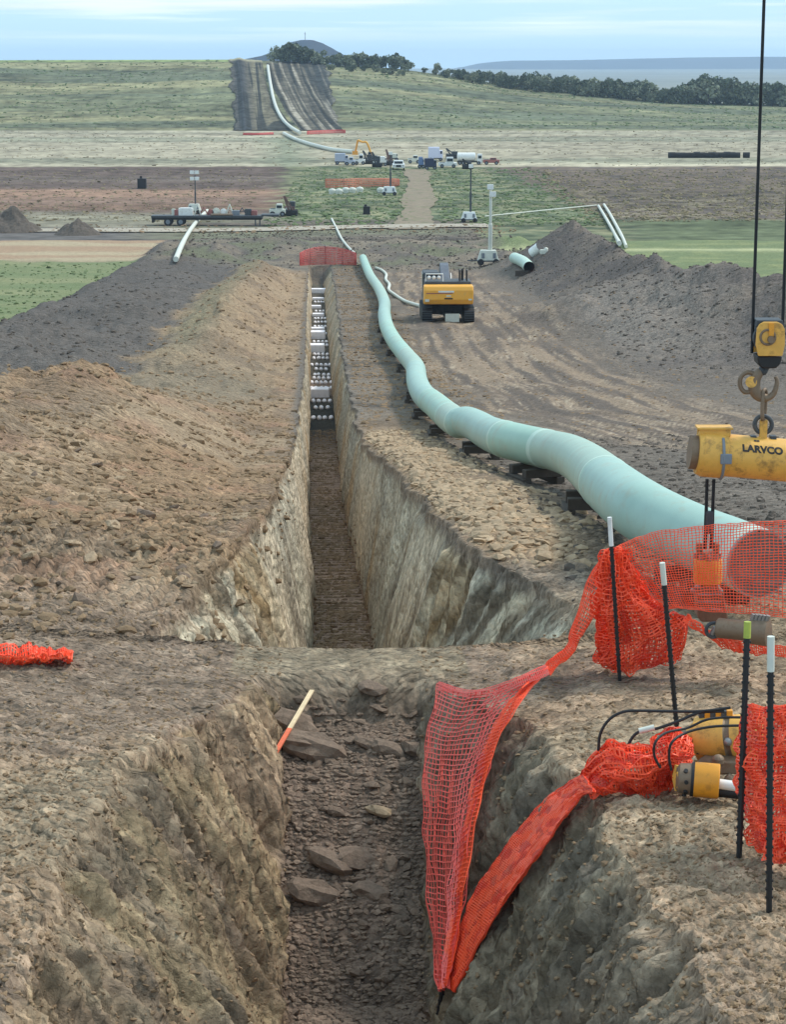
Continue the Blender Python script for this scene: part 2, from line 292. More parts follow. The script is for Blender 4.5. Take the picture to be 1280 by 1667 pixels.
class S:
    """collects simple shapes into one mesh"""
    def __init__(s): s.v = []; s.f = []
    def add(s, v, f):
        b = len(s.v); s.v += [tuple(p) for p in v]; s.f += [tuple(b + i for i in q) for q in f]; return s
    def box(s, c, d, rot=None, taper=1.0):
        x, y, z = d[0] / 2, d[1] / 2, d[2] / 2
        v = [(-x, -y, -z), (x, -y, -z), (x, y, -z), (-x, y, -z), (-x * taper, -y * taper, z), (x * taper, -y * taper, z), (x * taper, y * taper, z), (-x * taper, y * taper, z)]
        R = Matrix.Identity(3) if rot is None else rot
        v = [R @ Vector(p) + Vector(c) for p in v]
        return s.add(v, [(3, 2, 1, 0), (4, 5, 6, 7), (0, 1, 5, 4), (1, 2, 6, 5), (2, 3, 7, 6), (3, 0, 4, 7)])
    def beam(s, a, b, wd, hg):
        a = Vector(a); b = Vector(b); d = b - a; q = d.to_track_quat('Y', 'Z').to_matrix()
        return s.box((a + b) / 2, (wd, d.length, hg), q)
    def prism(s, pts, x0, x1):
        """profile pts in (y,z), extruded along x"""
        n = len(pts); v = [(x0, p[0], p[1]) for p in pts] + [(x1, p[0], p[1]) for p in pts]
        return s.add(v, [tuple(range(n))[::-1], tuple(range(n, 2 * n))] + [(i, (i + 1) % n, n + (i + 1) % n, n + i) for i in range(n)])
    def tube(s, path, r, n=10, cap=True, closed=False):
        path = [Vector(p) for p in path]; m = len(path); rs = r if isinstance(r, (list, tuple)) else [r] * m
        up = None; v = []
        for i, p in enumerate(path):
            if closed: d = path[(i + 1) % m] - path[i - 1]
            else: d = path[min(i + 1, m - 1)] - path[max(i - 1, 0)]
            d.normalize()
            if up is None:
                up = Vector((0, 0, 1)) if abs(d.z) < .9 else Vector((1, 0, 0))
            a = (up - d * up.dot(d)).normalized(); b = d.cross(a); up = a
            for k in range(n):
                t = 2 * math.pi * k / n; v.append(p + (a * math.cos(t) + b * math.sin(t)) * rs[i])
        f = []
        for i in range(m if closed else m - 1):
            j = (i + 1) % m
            for k in range(n): f.append((i * n + k, i * n + (k + 1) % n, j * n + (k + 1) % n, j * n + k))
        if cap and not closed: f += [tuple(range(n))[::-1], tuple(range((m - 1) * n, m * n))]
        return s.add(v, f)
    def cyl(s, a, b, r, r2=None, n=16): return s.tube([a, b], [r, r if r2 is None else r2], n)
    def ball(s, c, r, n=10, sc=(1, 1, 1)):
        v = [(c[0], c[1], c[2] + r * sc[2])]; f = []
        R = n // 2
        for i in range(1, R):
            ph = math.pi * i / R
            for k in range(n):
                t = 2 * math.pi * k / n; v.append((c[0] + r * sc[0] * math.sin(ph) * math.cos(t), c[1] + r * sc[1] * math.sin(ph) * math.sin(t), c[2] + r * sc[2] * math.cos(ph)))
        v.append((c[0], c[1], c[2] - r * sc[2])); last = len(v) - 1
        for k in range(n):
            f.append((0, 1 + k, 1 + (k + 1) % n)); f.append((last, last - n + (k + 1) % n, last - n + k))
        for i in range(R - 2):
            for k in range(n):
                a = 1 + i * n + k; b_ = 1 + i * n + (k + 1) % n; f.append((a, a + n, b_ + n, b_))
        return s.add(v, f)
    def mesh(s, name, m, smooth=False):
        me = bpy.data.meshes.new(name); me.from_pydata([tuple(p) for p in s.v], [], s.f); me.update()
        if smooth: me.shade_smooth() if hasattr(me, 'shade_smooth') else None
        me.materials.append(m); return me
    def build(s, name, m, parent=None, smooth=False, bevel=0.0, loc=None):
        o = link(name, s.mesh(name, m, smooth), parent, loc)
        if smooth:
            try:
                o.data.set_sharp_from_angle(angle=math.radians(42))
            except Exception: pass
        if bevel > 0:
            b = o.modifiers.new('bevel', 'BEVEL'); b.width = bevel; b.segments = 2; b.limit_method = 'ANGLE'; b.angle_limit = math.radians(35)
        return o
def spline(pts, n=8):
    pts = [Vector(p) for p in pts]; o = []
    for i in range(len(pts) - 1):
        p0 = pts[max(i - 1, 0)]; p1 = pts[i]; p2 = pts[i + 1]; p3 = pts[min(i + 2, len(pts) - 1)]
        for k in range(n):
            t = k / n
            o.append(0.5 * ((2 * p1) + (-p0 + p2) * t + (2 * p0 - 5 * p1 + 4 * p2 - p3) * t * t + (-p0 + 3 * p1 - 3 * p2 + p3) * t ** 3))
    o.append(pts[-1]); return o
def copy_tree(o, parent=None):
    c = o.copy(); C.objects.link(c)
    if parent is not None: c.parent = parent
    for ch in list(o.children): copy_tree(ch, c)
    return c

# ------------------------------------------------------------------ colour of the land
cTAN = lin((158, 132, 102)); cTAN2 = lin((160, 137, 111)); cOCH = lin((152, 124, 96)); cWALL = lin((198, 180, 154)); cWALLG = lin((164, 154, 136))
cDARK = lin((92, 86, 82)); cDARK2 = lin((108, 100, 92)); cFLOOR = lin((164, 138, 118)); cNFLOOR = lin((110, 93, 80)); cWET = lin((66, 64, 58))
cGREY = lin((116, 106, 96)); cGRASS = lin((118, 128, 90)); cGRASS2 = lin((142, 142, 104)); cSTUB = lin((168, 140, 114)); cBEI = lin((182, 170, 142))
cPUR = lin((118, 98, 88)); cRED = lin((160, 124, 100)); cHILL = lin((132, 134, 98)); cHILL2 = lin((154, 148, 106)); cBRF = lin((130, 116, 102)); cRUT = lin((168, 146, 122))
cPALE = lin((176, 162, 140)); cNEAR = lin((166, 141, 116)); cNEARG = lin((136, 118, 102))
def mix(c, k, m):
    m = np.clip(m, 0, 1)[..., None]; return c * (1 - m) + np.array(k) * m
def soil_colour(x, Y, wall, lim):
    t = x - cen(Y); n1 = fbm(x, Y, 6.0, 4, 101); n2 = fbm(x, Y * .6, 1.2, 3, 102, lim=lim); n3 = fbm(x, Y, 0.35, 2, 103, lim=lim)
    jit = 0.8 * n1 + 0.3 * n2
    c = np.zeros(x.shape + (3,)) + np.array(cGREY)
    # working strip right of the trench
    q = x - laneX(Y)
    tr = fbm(q + .22 * pn(Y / 12., q / 3, 104), Y / 38.0, 0.75, 4, 105, gain=.7)
    lane = sm(-4, -2, q + jit) * (1 - sm(3.5, 7, q - jit)) * sm(34, 52, Y) * (1 - sm(190, 235, Y))
    c = mix(c, lin((122, 106, 92)), lane * .85)
    c = mix(c, cRUT, lane * np.clip(tr * 1.3 + .02 + n1 * .6, 0, .6)); c = mix(c, lin((178, 160, 138)), lane * np.clip(1 - np.abs(tr - .08) * 9, 0, 1) * np.clip(.8 + n1, 0, 1))
    c = mix(c, cDARK, lane * np.clip(-tr * 2.0 - .3, 0, .5))
    rip = np.sin(np.log(Y) * 62 + 2.2 * pn(x / 2.5, Y / 9, 120) + 3 * pn(Y / 7, Y * 0, 121)) + .5 * pn(Y / (.02 * Y + .2), x / 2.0, 122) 
    strip = sm(.2, .5, t) * (1 - sm(7, 9, t)) * sm(40, 60, Y) * (1 - sm(180, 215, Y)) * (1 - lane)
    c = mix(c, lin((142, 128, 112)), strip * .45); c = mix(c, lin((84, 77, 71)), strip * (0.30 + .6 * rip + .5 * n2) * .8)
    # right-hand near rough ground
    nr = sm(2.5, 4, x - tab(Y, (20, 4), (60, 3), (100, 3))) * (1 - sm(45, 62, Y)) * sm(21, 27, Y)
    c = mix(c, lin((112, 103, 94)), nr * .8)
    # right windrow of topsoil
    rw = sm(10.0, 12.0, x + jit - np.clip(Y - 150, 0, 60) * 0.02) * sm(80, 100, Y + 4 * n1) * (1 - sm(216, 226, Y + 3 * n1))
    c = mix(c, lin((96, 88, 83)), rw * .95); c = mix(c, lin((122, 110, 98)), rw * np.clip(fbm(x, Y, 5, 3, 119) * 1.8, 0, .7))
    pr = rw * np.exp(-((x - 13) / 4.5) ** 2 - ((Y - 122) / 22) ** 2)
    c = mix(c, lin((132, 122, 112)), np.clip(pr * 1.2 + pr * n2 * 2, 0, .9))
    # spoil heap
    sp = sm(-1.2, -1.0, -t - 2.2 + .8 + 0) * 0 + (1 - sm(-1.3, -0.9, t)) * sm(20, 24, Y) * (1 - sm(200, 212, Y + 3 * n1))
    edge = tab(Y, (20, -30), (45, -13), (60, -10.5), (75, -8), (90, -8), (150, -8.2), (210, -7))
    sp = sp * sm(edge - .7, edge + .7, t + jit * 1.3)
    c = mix(c, cTAN2, sp)
    c = mix(c, cOCH, sp * np.clip(.28 + n1 * 1.5, 0, .85) * (1 - .6 * sm(60, 110, Y))); c = mix(c, lin((112, 96, 82)), sp * np.clip(fbm(x, Y * .5, 3.0, 3, 131) * 2.0 - .25, 0, .5))
    c = mix(c, lin((128, 122, 98)), sp * np.exp(-((t - (edge + 1.5)) / 1.2) ** 2) * sm(80, 110, Y) * .7)
    c = mix(c, lin((150, 112, 90)), sp * np.clip(n2 * 1.5 - .1, 0, .4))
    sad = np.exp(-((Y - 80) / 12) ** 2) * (1 - sm(-3, -1.5, t))
    c = mix(c, lin((128, 118, 100)), sad * .7)
    # dark topsoil left
    tp = sm(-19.0, -18.2, t + .9 * n1 + .3 * n2) * (1 - sm(edge - .7, edge + .7, t + jit * 1.3)) * sm(48, 60, Y)
    c = mix(c, lin((102, 95, 89)), tp)
    c = mix(c, lin((120, 112, 102)), tp * np.clip(n2 * 1.4, 0, .6))
    # grass and stubble left
    gl = (1 - sm(-19.0, -18.2, t + .9 * n1 + .3 * n2)) * sm(60, 70, Y)
    gy = gl * (1 - sm(222, 228, Y + 2 * n1))
    c = mix(c, cGRASS, gy); c = mix(c, cGRASS2, gy * np.clip(.5 + 1.3 * fbm(x / 3, Y, 8, 3, 107), 0, 1) * .8)
    gs = gl * sm(222, 228, Y + 2 * n1)
    c = mix(c, cSTUB, gs); c = mix(c, lin((182, 168, 138)), gs * np.clip(fbm(x / 4, Y, 10, 3, 109) * 2, 0, .7))
    # stony rim on the right
    R = rimR(Y)
    rm = sm(R - .15, R + .15, t) * (1 - sm(R + 1.3, R + 2.7, t + .5 * jit)) * sm(24.5, 27, Y) * (1 - sm(56, 72, Y))
    c = mix(c, lin((168, 140, 110)), rm * np.clip(.78 + n2 * .6, 0, 1))
    # near plateau
    ne = (1 - sm(22.5, 26, Y + .5 * n2))
    c = mix(c, cNEAR, ne); c = mix(c, lin((156, 140, 116)), ne * np.clip(n1 * 1.4 + .1, 0, .6)); c = mix(c, cNEARG, ne * np.clip(-n1 * 1.6 + n2 * .7, 0, .8))
    # walls
    Yt = Y + .22 * (1 - wall) * depth(Y); st = 1.5 * fbm(Yt, wall * .25, .34, 4, 111, gain=.7, lim=lim * .6)
    wm = sm(.02, .10, wall)
    main = sm(21.9, 22.3, Y)
    wc = np.zeros(c.shape) + np.array(cWALL)
    wc = mix(wc, cWALLG, np.clip(.25 + n1 * 1.5, 0, .8)); wc = mix(wc, lin((120, 104, 84)), np.clip(st * 2.0, 0, .8)); wc = mix(wc, lin((208, 196, 170)), np.clip(-st * 1.8, 0, .75))
    wc = mix(wc, lin((168, 132, 84)), np.clip(fbm(Y, wall, 2.2, 3, 113) * 1.6 - .1, 0, .5))
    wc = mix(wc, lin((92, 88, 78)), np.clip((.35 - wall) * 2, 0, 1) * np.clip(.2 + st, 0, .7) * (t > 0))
    wn_ = np.zeros(c.shape) + np.array(lin((168, 144, 116)))
    wn_ = mix(wn_, lin((126, 114, 97)), np.clip(.12 + n1 * 1.4, 0, .75)); wn_ = mix(wn_, lin((164, 142, 106)), np.clip(fbm(Yt, wall, 1.4, 3, 114) * 2.0 - .1, 0, .45)); wn_ = mix(wn_, lin((104, 88, 76)), np.clip(st * 1.0 + n3 * .4, 0, .5))
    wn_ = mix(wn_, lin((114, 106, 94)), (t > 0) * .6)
    wall_c = wn_ * (1 - main)[..., None] + wc * main[..., None]
    flr = sm(1.1, 1.6, t) * sm(22.2, 22.6, Y) * (1 - sm(25.2, 27.5, Y + .6 * n2)); wc = mix(wc, lin((104, 101, 90)), flr * np.clip(.8 + n2 * .6, 0, .95))
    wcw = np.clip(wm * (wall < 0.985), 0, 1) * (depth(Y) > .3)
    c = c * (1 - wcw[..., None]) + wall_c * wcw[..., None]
    fl = sm(.93, .99, wall) * (depth(Y) > .12)
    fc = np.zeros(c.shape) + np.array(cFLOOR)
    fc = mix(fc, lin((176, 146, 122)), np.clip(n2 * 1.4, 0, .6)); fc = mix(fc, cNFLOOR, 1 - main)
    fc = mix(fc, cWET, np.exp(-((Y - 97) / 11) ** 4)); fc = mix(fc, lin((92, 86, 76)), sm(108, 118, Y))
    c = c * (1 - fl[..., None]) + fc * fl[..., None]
    pl = np.exp(-((Y - 21.4) / .9) ** 4) * (np.abs(t) < 1.2)
    c = mix(c, lin((146, 131, 108)), pl * .85)
    # far end: dark dirt, pale access strip
    fe = sm(205, 216, Y + 3 * n1) * sm(-18, -16.5, t + n1)
    c = mix(c, lin((104, 96, 90)), fe * (1 - sm(244, 262, Y)) * .85 * (1 - sm(17, 20, x))); c = mix(c, lin((146, 132, 112)), fe * np.clip(n1 * 1.8, 0, .6)); c = mix(c, lin((120, 122, 92)), fe * np.clip(-n1 * 2 - .1, 0, .6)); c = mix(c, lin((70, 66, 64)), fe * np.clip(n2 * 2.2, 0, .7))
    gr = sm(8, 9, x + .01 * (Y - 225) * 60 * 0) * sm(232, 236, Y + 2 * n1) * sm(11, 13, x + 1.0 * n1)
    gr = np.maximum(gr, sm(21.5, 23.5, x + n1) * sm(150, 170, Y + 4 * n1))
    c = mix(c, cGRASS, gr); c = mix(c, lin((150, 152, 104)), gr * np.clip(n1 * 1.2, 0, .6))
    c = mix(c, lin((186, 184, 140)), gr * np.exp(-((Y - 244) / 2.5) ** 2) * .9)
    v = 1 + .16 * n2 + .22 * n3
    return np.clip(c * v[..., None], 0.01, .9)
def field_colour(x, Y, hillf):
    n1 = fbm(x / 6, Y, 18, 4, 201); n2 = fbm(x, Y, 5, 3, 202); px = 640 + x * F / Y
    a = zat(0, 1) * 0
    c = np.zeros(x.shape + (3,)) + np.array(cPUR)
    left = px < 470 + 20 * n1
    c = mix(c, lin((150, 142, 118)), left * (1 - sm(312, 326, Y + 6 * n1)))
    c = mix(c, lin((108, 102, 98)), left * (1 - sm(284, 300, Y + 6 * n1)))
    band = fbm(x / 40, Y, 22, 3, 203)
    c = mix(c, cRED, left * sm(318, 330, Y) * (1 - sm(372, 384, Y)) * np.clip(.8 + band, 0, 1))
    c = mix(c, cPUR, left * sm(372, 384, Y)); c = mix(c, lin((138, 120, 108)), left * sm(372, 384, Y) * np.clip(band * 2, 0, .7))
    # middle green block
    xm0 = tab(Y, (250, -12), (300, -16), (445, -22)); xm1 = tab(Y, (225, 28), (290, 32), (360, 26), (445, 20))
    mid = sm(-2, 2, x - xm0 + 3 * n2) * (1 - sm(-2, 2, x - xm1 + 4 * n2)) * sm(300, 306, Y)
    midr = sm(10, 12, x + n2) * (1 - sm(-2, 2, x - xm1 + 4 * n2)) * (Y < 320)
    right = sm(-2, 2, x - xm1 + 4 * n2)
    c = mix(c, lin((124, 106, 90)), right); c = mix(c, lin((150, 140, 110)), right * np.clip(n2 * 1.4 + .1, 0, .6) * (1 - sm(330, 400, Y))); c = mix(c, lin((108, 100, 98)), right * np.clip(-n2 * 1.5, 0, .5))
    c = mix(c, cGRASS, right * (1 - sm(300, 306, Y + 2 * n1)))
    m2 = np.maximum(mid, midr)
    c = mix(c, lin((122, 132, 96)), m2); c = mix(c, lin((150, 142, 104)), m2 * np.clip(n2 * 1.5 + .1, 0, .7)); c = mix(c, lin((98, 112, 84)), m2 * np.clip(-n2 * 1.8 - .1, 0, .7))
    mud = sm(-34, -24, x + 4 * n1) * (1 - sm(9, 11, x + n2)) * (1 - sm(300, 308, Y))
    c = mix(c, lin((140, 126, 110)), mud); c = mix(c, lin((92, 84, 78)), mud * np.clip(n2 * 2.5, 0, .85)); c = mix(c, lin((124, 128, 96)), mud * np.clip(n1 * 2.4, 0, .6))
    # beige stubble band
    be = sm(450, 454, Y + 1.5 * n2)
    c = mix(c, cBEI, be); c = mix(c, lin((150, 150, 124)), be * np.clip(fbm(x / 60, Y, 45, 3, 207) * 1.8, 0, .7)); c = mix(c, lin((204, 192, 160)), be * np.exp(-((Y - 462) / 7) ** 2) * .7)
    c = mix(c, lin((134, 146, 116)), be * np.clip(1 - np.abs(px - 470) / 60, 0, 1) * .7 * (1 - sm(600, 640, Y)))
    # hillside
    n3 = fbm(x / 2.5, Y, 5, 3, 213)
    hi = sm(684, 694, Y + 4 * n2)
    c = mix(c, cHILL, hi); c = mix(c, cHILL2, hi * np.clip(.25 + fbm(x / 14, Y, 36, 4, 208) * 3, 0, .9)); c = mix(c, lin((108, 116, 92)), hi * np.clip(fbm(x / 18, Y, 30, 3, 209) * 3, 0, .8))
    c = mix(c, lin((166, 184, 110)), hi * sm(.95, .975, hillf) * (px < 378))
    v = (.76 + .26 * n3 * hi + .26 * n1 + .26 * n2 + .22 * fbm(x, Y, 2.2, 2, 211)); g_ = c.mean(-1, keepdims=True); c = c * .82 + g_ * np.array([.19, .18, .165])
    return np.clip(c * v[..., None], .01, .9)

# ------------------------------------------------------------------ the ground: excavation and right of way
def rows_from_pixels(Y0, Y1, step):
    ys = np.exp(np.linspace(math.log(Y0), math.log(Y1), 20000)); h = ZC - prof(ys)
    py = H0 / 2 + F * np.tan(np.arctan(h / ys) - TH)
    s_ = np.concatenate([[0], np.cumsum(np.abs(np.diff(py)) + 1e-4)])
    n = int(s_[-1] / step); return np.interp(np.linspace(0, s_[-1], n), s_, ys)
def grid_faces(nr, nc):
    i = np.arange(nr - 1)[:, None]; j = np.arange(nc - 1)[None, :]; a = (i * nc + j)
    return np.stack([a, a + 1, a + nc + 1, a + nc], -1).reshape(-1, 4)
YJ = 262.0
Yr = rows_from_pixels(7.5, YJ, 1.55)
Yr = np.unique(np.concatenate([Yr, np.linspace(20.6, 23.0, 30)]))
def seg(a, b, n, p=1.0):
    k = (np.linspace(0, 1, n, endpoint=False)) ** p
    return a[:, None] + (b - a)[:, None] * k[None, :]
L_ = cen(Yr) + rimL(Yr); FL = cen(Yr) - half(Yr); FR = cen(Yr) + half(Yr); R_ = cen(Yr) + rimR(Yr)
XL = np.minimum((-200 - 640) * Yr / F, L_ - 1.0); XR = np.maximum((1480 - 640) * Yr / F, R_ + 1.0)
far_l = np.minimum(XL - 6, -42 - 0 * Yr); far_r = np.maximum(XR + 6, 42 + 0 * Yr)
X = np.concatenate([seg(far_l, XL, 26), seg(XL, L_, 200), seg(L_, FL, 96), seg(FL, FR, 84), seg(FR, R_, 96), seg(R_, XR, 235), seg(XR, far_r, 26), far_r[:, None]], 1)
nr, nc = X.shape; Yg = np.repeat(Yr[:, None], nc, 1)
Z = surf(X, Yg)
tt = X - cen(Yg); wl = np.clip((tt - rimL(Yg)) / (-half(Yg) - rimL(Yg)), 0, 1); wr = np.clip((rimR(Yg) - tt) / (rimR(Yg) - half(Yg)), 0, 1)
WALL = np.minimum(wl, wr)
A = np.concatenate([np.zeros((nr, 1)), np.cumsum(np.hypot(np.diff(X, axis=1), np.diff(Z, axis=1)), 1)], 1)
jc = 26 + 200 + 96 + 42; A = A - A[:, jc:jc + 1]
Pg = np.stack([X, Yg, Z], -1)
du = np.gradient(Pg, axis=1); dv = np.gradient(Pg, axis=0); Nn = np.cross(du, dv); Nn /= np.linalg.norm(Nn, axis=2, keepdims=True) + 1e-9
dYr = np.gradient(Yr)[:, None] + X * 0
onwall = sm(.03, .12, WALL) * (1 - sm(.9, .98, WALL)) * (depth(Yg) > .3)
onfloor = sm(.95, .99, WALL) * (depth(Yg) > .1)
limc = np.maximum(dYr, Yg / F * 2.2)
pile = (1 - sm(-1.6, -1.0, tt)) * sm(21, 26, Yg)
rgh = 0.7 + 0.9 * pile + 0.5 * onfloor * (Yg < 22)
rgh = rgh * (1 - .75 * (tt < -18.7) * (Yg > 60)) * (1 - .5 * sm(3, 5, X) * (1 - sm(9, 11, X)) * sm(60, 80, Yg))
d = 0.055 * fbm(A, Yg, .9, 3, 301, lim=limc) * rgh
f1, f2, cid = worley(A / .17 + .6 * pn(A / .4, Yg / .4, 311), Yg / (.24 + .002 * Yg) + .6 * pn(A / .4, Yg / .4, 312), 313)
cl = np.clip(f2 - f1, 0, .5)
fd = np.clip(.42 / np.maximum(limc * 2.0, 1e-3) - .4, 0, 1)
d = d + 0.085 * (cl - .2) * (cid > .35) * rgh * fd * (1 - .5 * onwall) * (.35 + .65 * sm(22, 25, Yg))
f1, f2, cid2 = worley(A / .075, Yg / .10, 323)
d = d + 0.014 * (np.clip(f2 - f1, 0, .5) - .2) * (1 - sm(22, 40, Yg)) * rgh
sg_ = np.where(tt < 0, 1.0, -1.0); al_ = sg_ * A - .55 * Yg; ac_ = Yg + .55 * sg_ * A; nearm = 1 - sm(22, 28, Yg)
d = d + nearm * (1 - onfloor) * (.045 * fbm(al_ * .3, ac_, .30, 4, 381, gain=.62, ridged=True) + .04 * fbm(al_ * .5, ac_, .9, 2, 385)) * (.6 + .5 * fbm(A, Yg, 1.5, 2, 383))
d = d + 0.018 * fbm(A + .5 * Yg, (Yg - .35 * A) * .6, .11, 3, 331, lim=limc * .7, ridged=True, gain=.7) * (1 - sm(20, 40, Yg))
f1, f2, cid3 = worley(A / .9, Yg / 1.3, 343); far = sm(40, 90, Yg)
d = d + 0.30 * (np.clip(f2 - f1, 0, .5) - .2) * far * pile * (tt > -19) * np.clip(2.0 / np.maximum(limc * 2.0, 1e-3) - .4, 0, 1)
d = d + 0.22 * (np.clip(f2 - f1, 0, .5) - .2) * far * (X > 10) * (Yg > 85) * (X < 24)
# tooth marks of the bucket run down the walls, slightly towards the camera
tooth = Yg + 0.22 * (1 - WALL) * depth(Yg) * np.where(tt < 0, -1, -1)
f1, f2, cid4 = worley((A + .5 * Yg) / .34 + .5 * pn(A / .3, Yg / .3, 361), (Yg - .35 * A) / .16 + .5 * pn(A / .2, Yg / .2, 362), 363)
d = d + (0.07 * (np.clip(f2 - f1, 0, .55) - .2) + .02 * (cid4 - .5)) * np.where(Yg < 23, .35, pile * .9) * (1 - .6 * onfloor) * np.clip(.3 / np.maximum(limc * 2.0, 1e-3) - .4, 0, 1)
d = d + .016 * fbm(A + .5 * Yg, (Yg - .35 * A) * .5, .30, 4, 371, lim=limc, ridged=True, gain=.7) * (1 - sm(30, 60, Yg)) * (1 - onfloor)
gro = fbm(tooth, A * .14, .26, 3, 351, gain=.6, lim=limc * .7); gro2 = pn(tooth / .85, A * .22, 353)
d = d + onwall * (0.20 * gro + 0.14 * gro2) * (0.75 + .5 * sm(22, 23, Yg)) * np.where(Yg > 22.2, .35 + .65 * sm(24.5, 29, Yg), 1)
d = np.where(np.abs(tt) < 1.3, np.where(np.abs(Yg - 21.4) < 1.0, d * .55, d), d)
edgefade = sm(7.5, 7.6, Yg) * (1 - sm(YJ - 6, YJ - 1, Yg))
Pd = Pg + Nn * (d * edgefade)[..., None]
ground_me = mesh_np('ground', Pd.reshape(-1, 3), grid_faces(nr, nc), M['soil'], True)
col = soil_colour(X, Yg, WALL, limc)
crev = np.clip((cl - .06) * 7, 0, 1) * .25 + .75
col = col * (1 + (.40 * (cid - .5)) * fd + .22 * (cid4 - .5) * (Yg < 40) + .14 * (cid2 - .5) * (Yg < 30))[..., None]
sgn = np.where(tt < 0, 1.0, -1.0); alo = sgn * A - .55 * Yg; acr = Yg + .55 * sgn * A
fl_at = ground_me.attributes.new('flow', 'FLOAT_VECTOR', 'POINT'); fl_at.data.foreach_set('vector', np.stack([alo * .42, acr, alo * 0], -1).astype(np.float32).ravel())
at = ground_me.color_attributes.new('soil', 'FLOAT_COLOR', 'POINT')
at.data.foreach_set('color', np.concatenate([col, np.ones(col.shape[:2] + (1,))], -1).astype(np.float32).ravel())
ground = tag(link('ground', ground_me), 'excavated brown and grey clay with a long pipe trench running down the valley', kind='structure')

# ------------------------------------------------------------------ fields and the hill beyond
def crest_py(px): return np.interp(px, [-2000, 0, 380, 460, 560, 640, 720, 830, 950, 1100, 1280, 1500, 3000], [99, 98, 97, 100, 106, 111, 122, 140, 152, 165, 172, 176, 180])
YC = 900.0
def hillf(Y): return sm(0, 1, np.clip((Y - 690) / (YC - 690), 0, 1)) * .35 + np.clip((Y - 690) / (YC - 690), 0, 1) ** .85 * .65
def field_z(x, Y):
    px = 640 + x * F / np.minimum(Y, YC)
    z = prof(np.minimum(Y, 690)) + .15 * fbm(x, Y, 30, 2, 401) * sm(YJ, YJ + 20, Y) * (1 - sm(650, 690, Y))
    cp = crest_py(px); u = (H0 / 2 - cp) / F; zc = ZC + (-ST + u * CT) / (CT + u * ST) * YC
    up = hillf(np.minimum(Y, YC))
    z = z + (zc - z) * np.where(Y > 690, up, 0) + 1.2 * fbm(x, Y, 90, 3, 402) * sm(690, 760, Y) * (1 - sm(840, 900, Y))
    return z - np.clip(Y - YC, 0, 9999) * .03
def sheet(name, Ya, Yb, rowsY, pxs, colf, m, zf, dz=0.0, label=None):
    Yv = rowsY; xs = np.array(pxs, float)
    Xs = (xs[None, :] - 640) * Yv[:, None] / F; Ys = Yv[:, None] + Xs * 0
    Zs = zf(Xs, Ys) + dz
    me = mesh_np(name, np.stack([Xs, Ys, Zs], -1).reshape(-1, 3), grid_faces(*Xs.shape), m, True)
    if colf is not None:
        c_ = colf(Xs, Ys); a_ = me.color_attributes.new('soil', 'FLOAT_COLOR', 'POINT')
        a_.data.foreach_set('color', np.concatenate([c_, np.ones(c_.shape[:2] + (1,))], -1).astype(np.float32).ravel())
    return tag(link(name, me), label, kind='structure')
pxs = np.concatenate([np.linspace(-2600, -160, 14, endpoint=False), np.linspace(-160, 1440, 520, endpoint=False), np.linspace(1440, 3900, 14)])
rf = np.concatenate([[YJ - .001], rows_from_pixels(YJ + .5, 690, 1.1)])
def fz(x, Y):
    a = sm(YJ, YJ + 8, Y); return surf(x, Y, False) * (1 - a) + field_z(x, Y) * a
sheet('field', 0, 0, rf, pxs, lambda x, y: field_colour(x, y, 0 * x), M['field'], fz, label='flat farm fields of stubble, ploughed soil and grass in the valley')
rh_ = np.concatenate([[rf[-1]], np.linspace(690.5, YC, 120), np.array([905, 915, 940, 1000, 1200])])
sheet('hill', 0, 0, rh_, pxs, lambda x, y: field_colour(x, y, hillf(np.minimum(y, YC))), M['field'], field_z, label='grey-green grassy hillside beyond the valley')
# far plain, butte, far hills
def far_grid(name, Ya, Yb, ny, x0, x1, nx, zf, m, label):
    Xs = np.linspace(x0, x1, nx)[None, :] + np.zeros((ny, 1)); Ys = np.linspace(Ya, Yb, ny)[:, None] + Xs * 0
    me = mesh_np(name, np.stack([Xs, Ys, zf(Xs, Ys)], -1).reshape(-1, 3), grid_faces(ny, nx), m, True)
    return tag(link(name, me), label, kind='structure')
ZP = ZC - 33
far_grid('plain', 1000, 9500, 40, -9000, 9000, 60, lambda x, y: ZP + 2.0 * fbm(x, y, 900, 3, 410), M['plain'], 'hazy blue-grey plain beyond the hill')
def butte_z(x, y):
    px = 640 + x * F / y
    u = (x - (500 - 640) * 3000 / F) / 1.0; a = np.abs(u)
    prof_b = np.interp(u, [-260, -120, -86, -60, -40, -22, -8, 0, 12, 24, 38, 52, 70, 120, 240], [0, .46, .58, .67, .77, .92, .985, 1, .99, .93, .81, .69, .57, .34, 0])
    H = (98 - 64) / F * 3000 + 33
    return ZP - 3 + (H + 3) * prof_b * np.clip(1 - np.abs(y - 3000) / 260, 0, 1) ** .8 + 1.0 * fbm(x, y, 40, 3, 412) * prof_b
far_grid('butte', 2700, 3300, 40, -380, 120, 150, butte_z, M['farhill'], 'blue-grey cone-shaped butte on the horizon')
def fh(x, y):
    px = 640 + x * F / 9000
    h = np.interp(px, [-400, 740, 790, 830, 900, 1000, 1080, 1150, 1220, 1300, 1700, 3000], [112, 112, 101, 97.5, 96.5, 95, 93.5, 92, 91, 91.5, 90, 92])
    H = (98 - h) / F * 9000 + 33
    H = H + 2.0 * fbm(x, y, 500, 3, 414)
    return ZP - 3 + np.maximum(H, 0) * np.clip((y - 8300) / 700, 0, 1)
far_grid('distant_hills', 8300, 9600, 14, -2000, 8500, 160, fh, M['farhill'], 'long low blue hills on the right of the horizon')

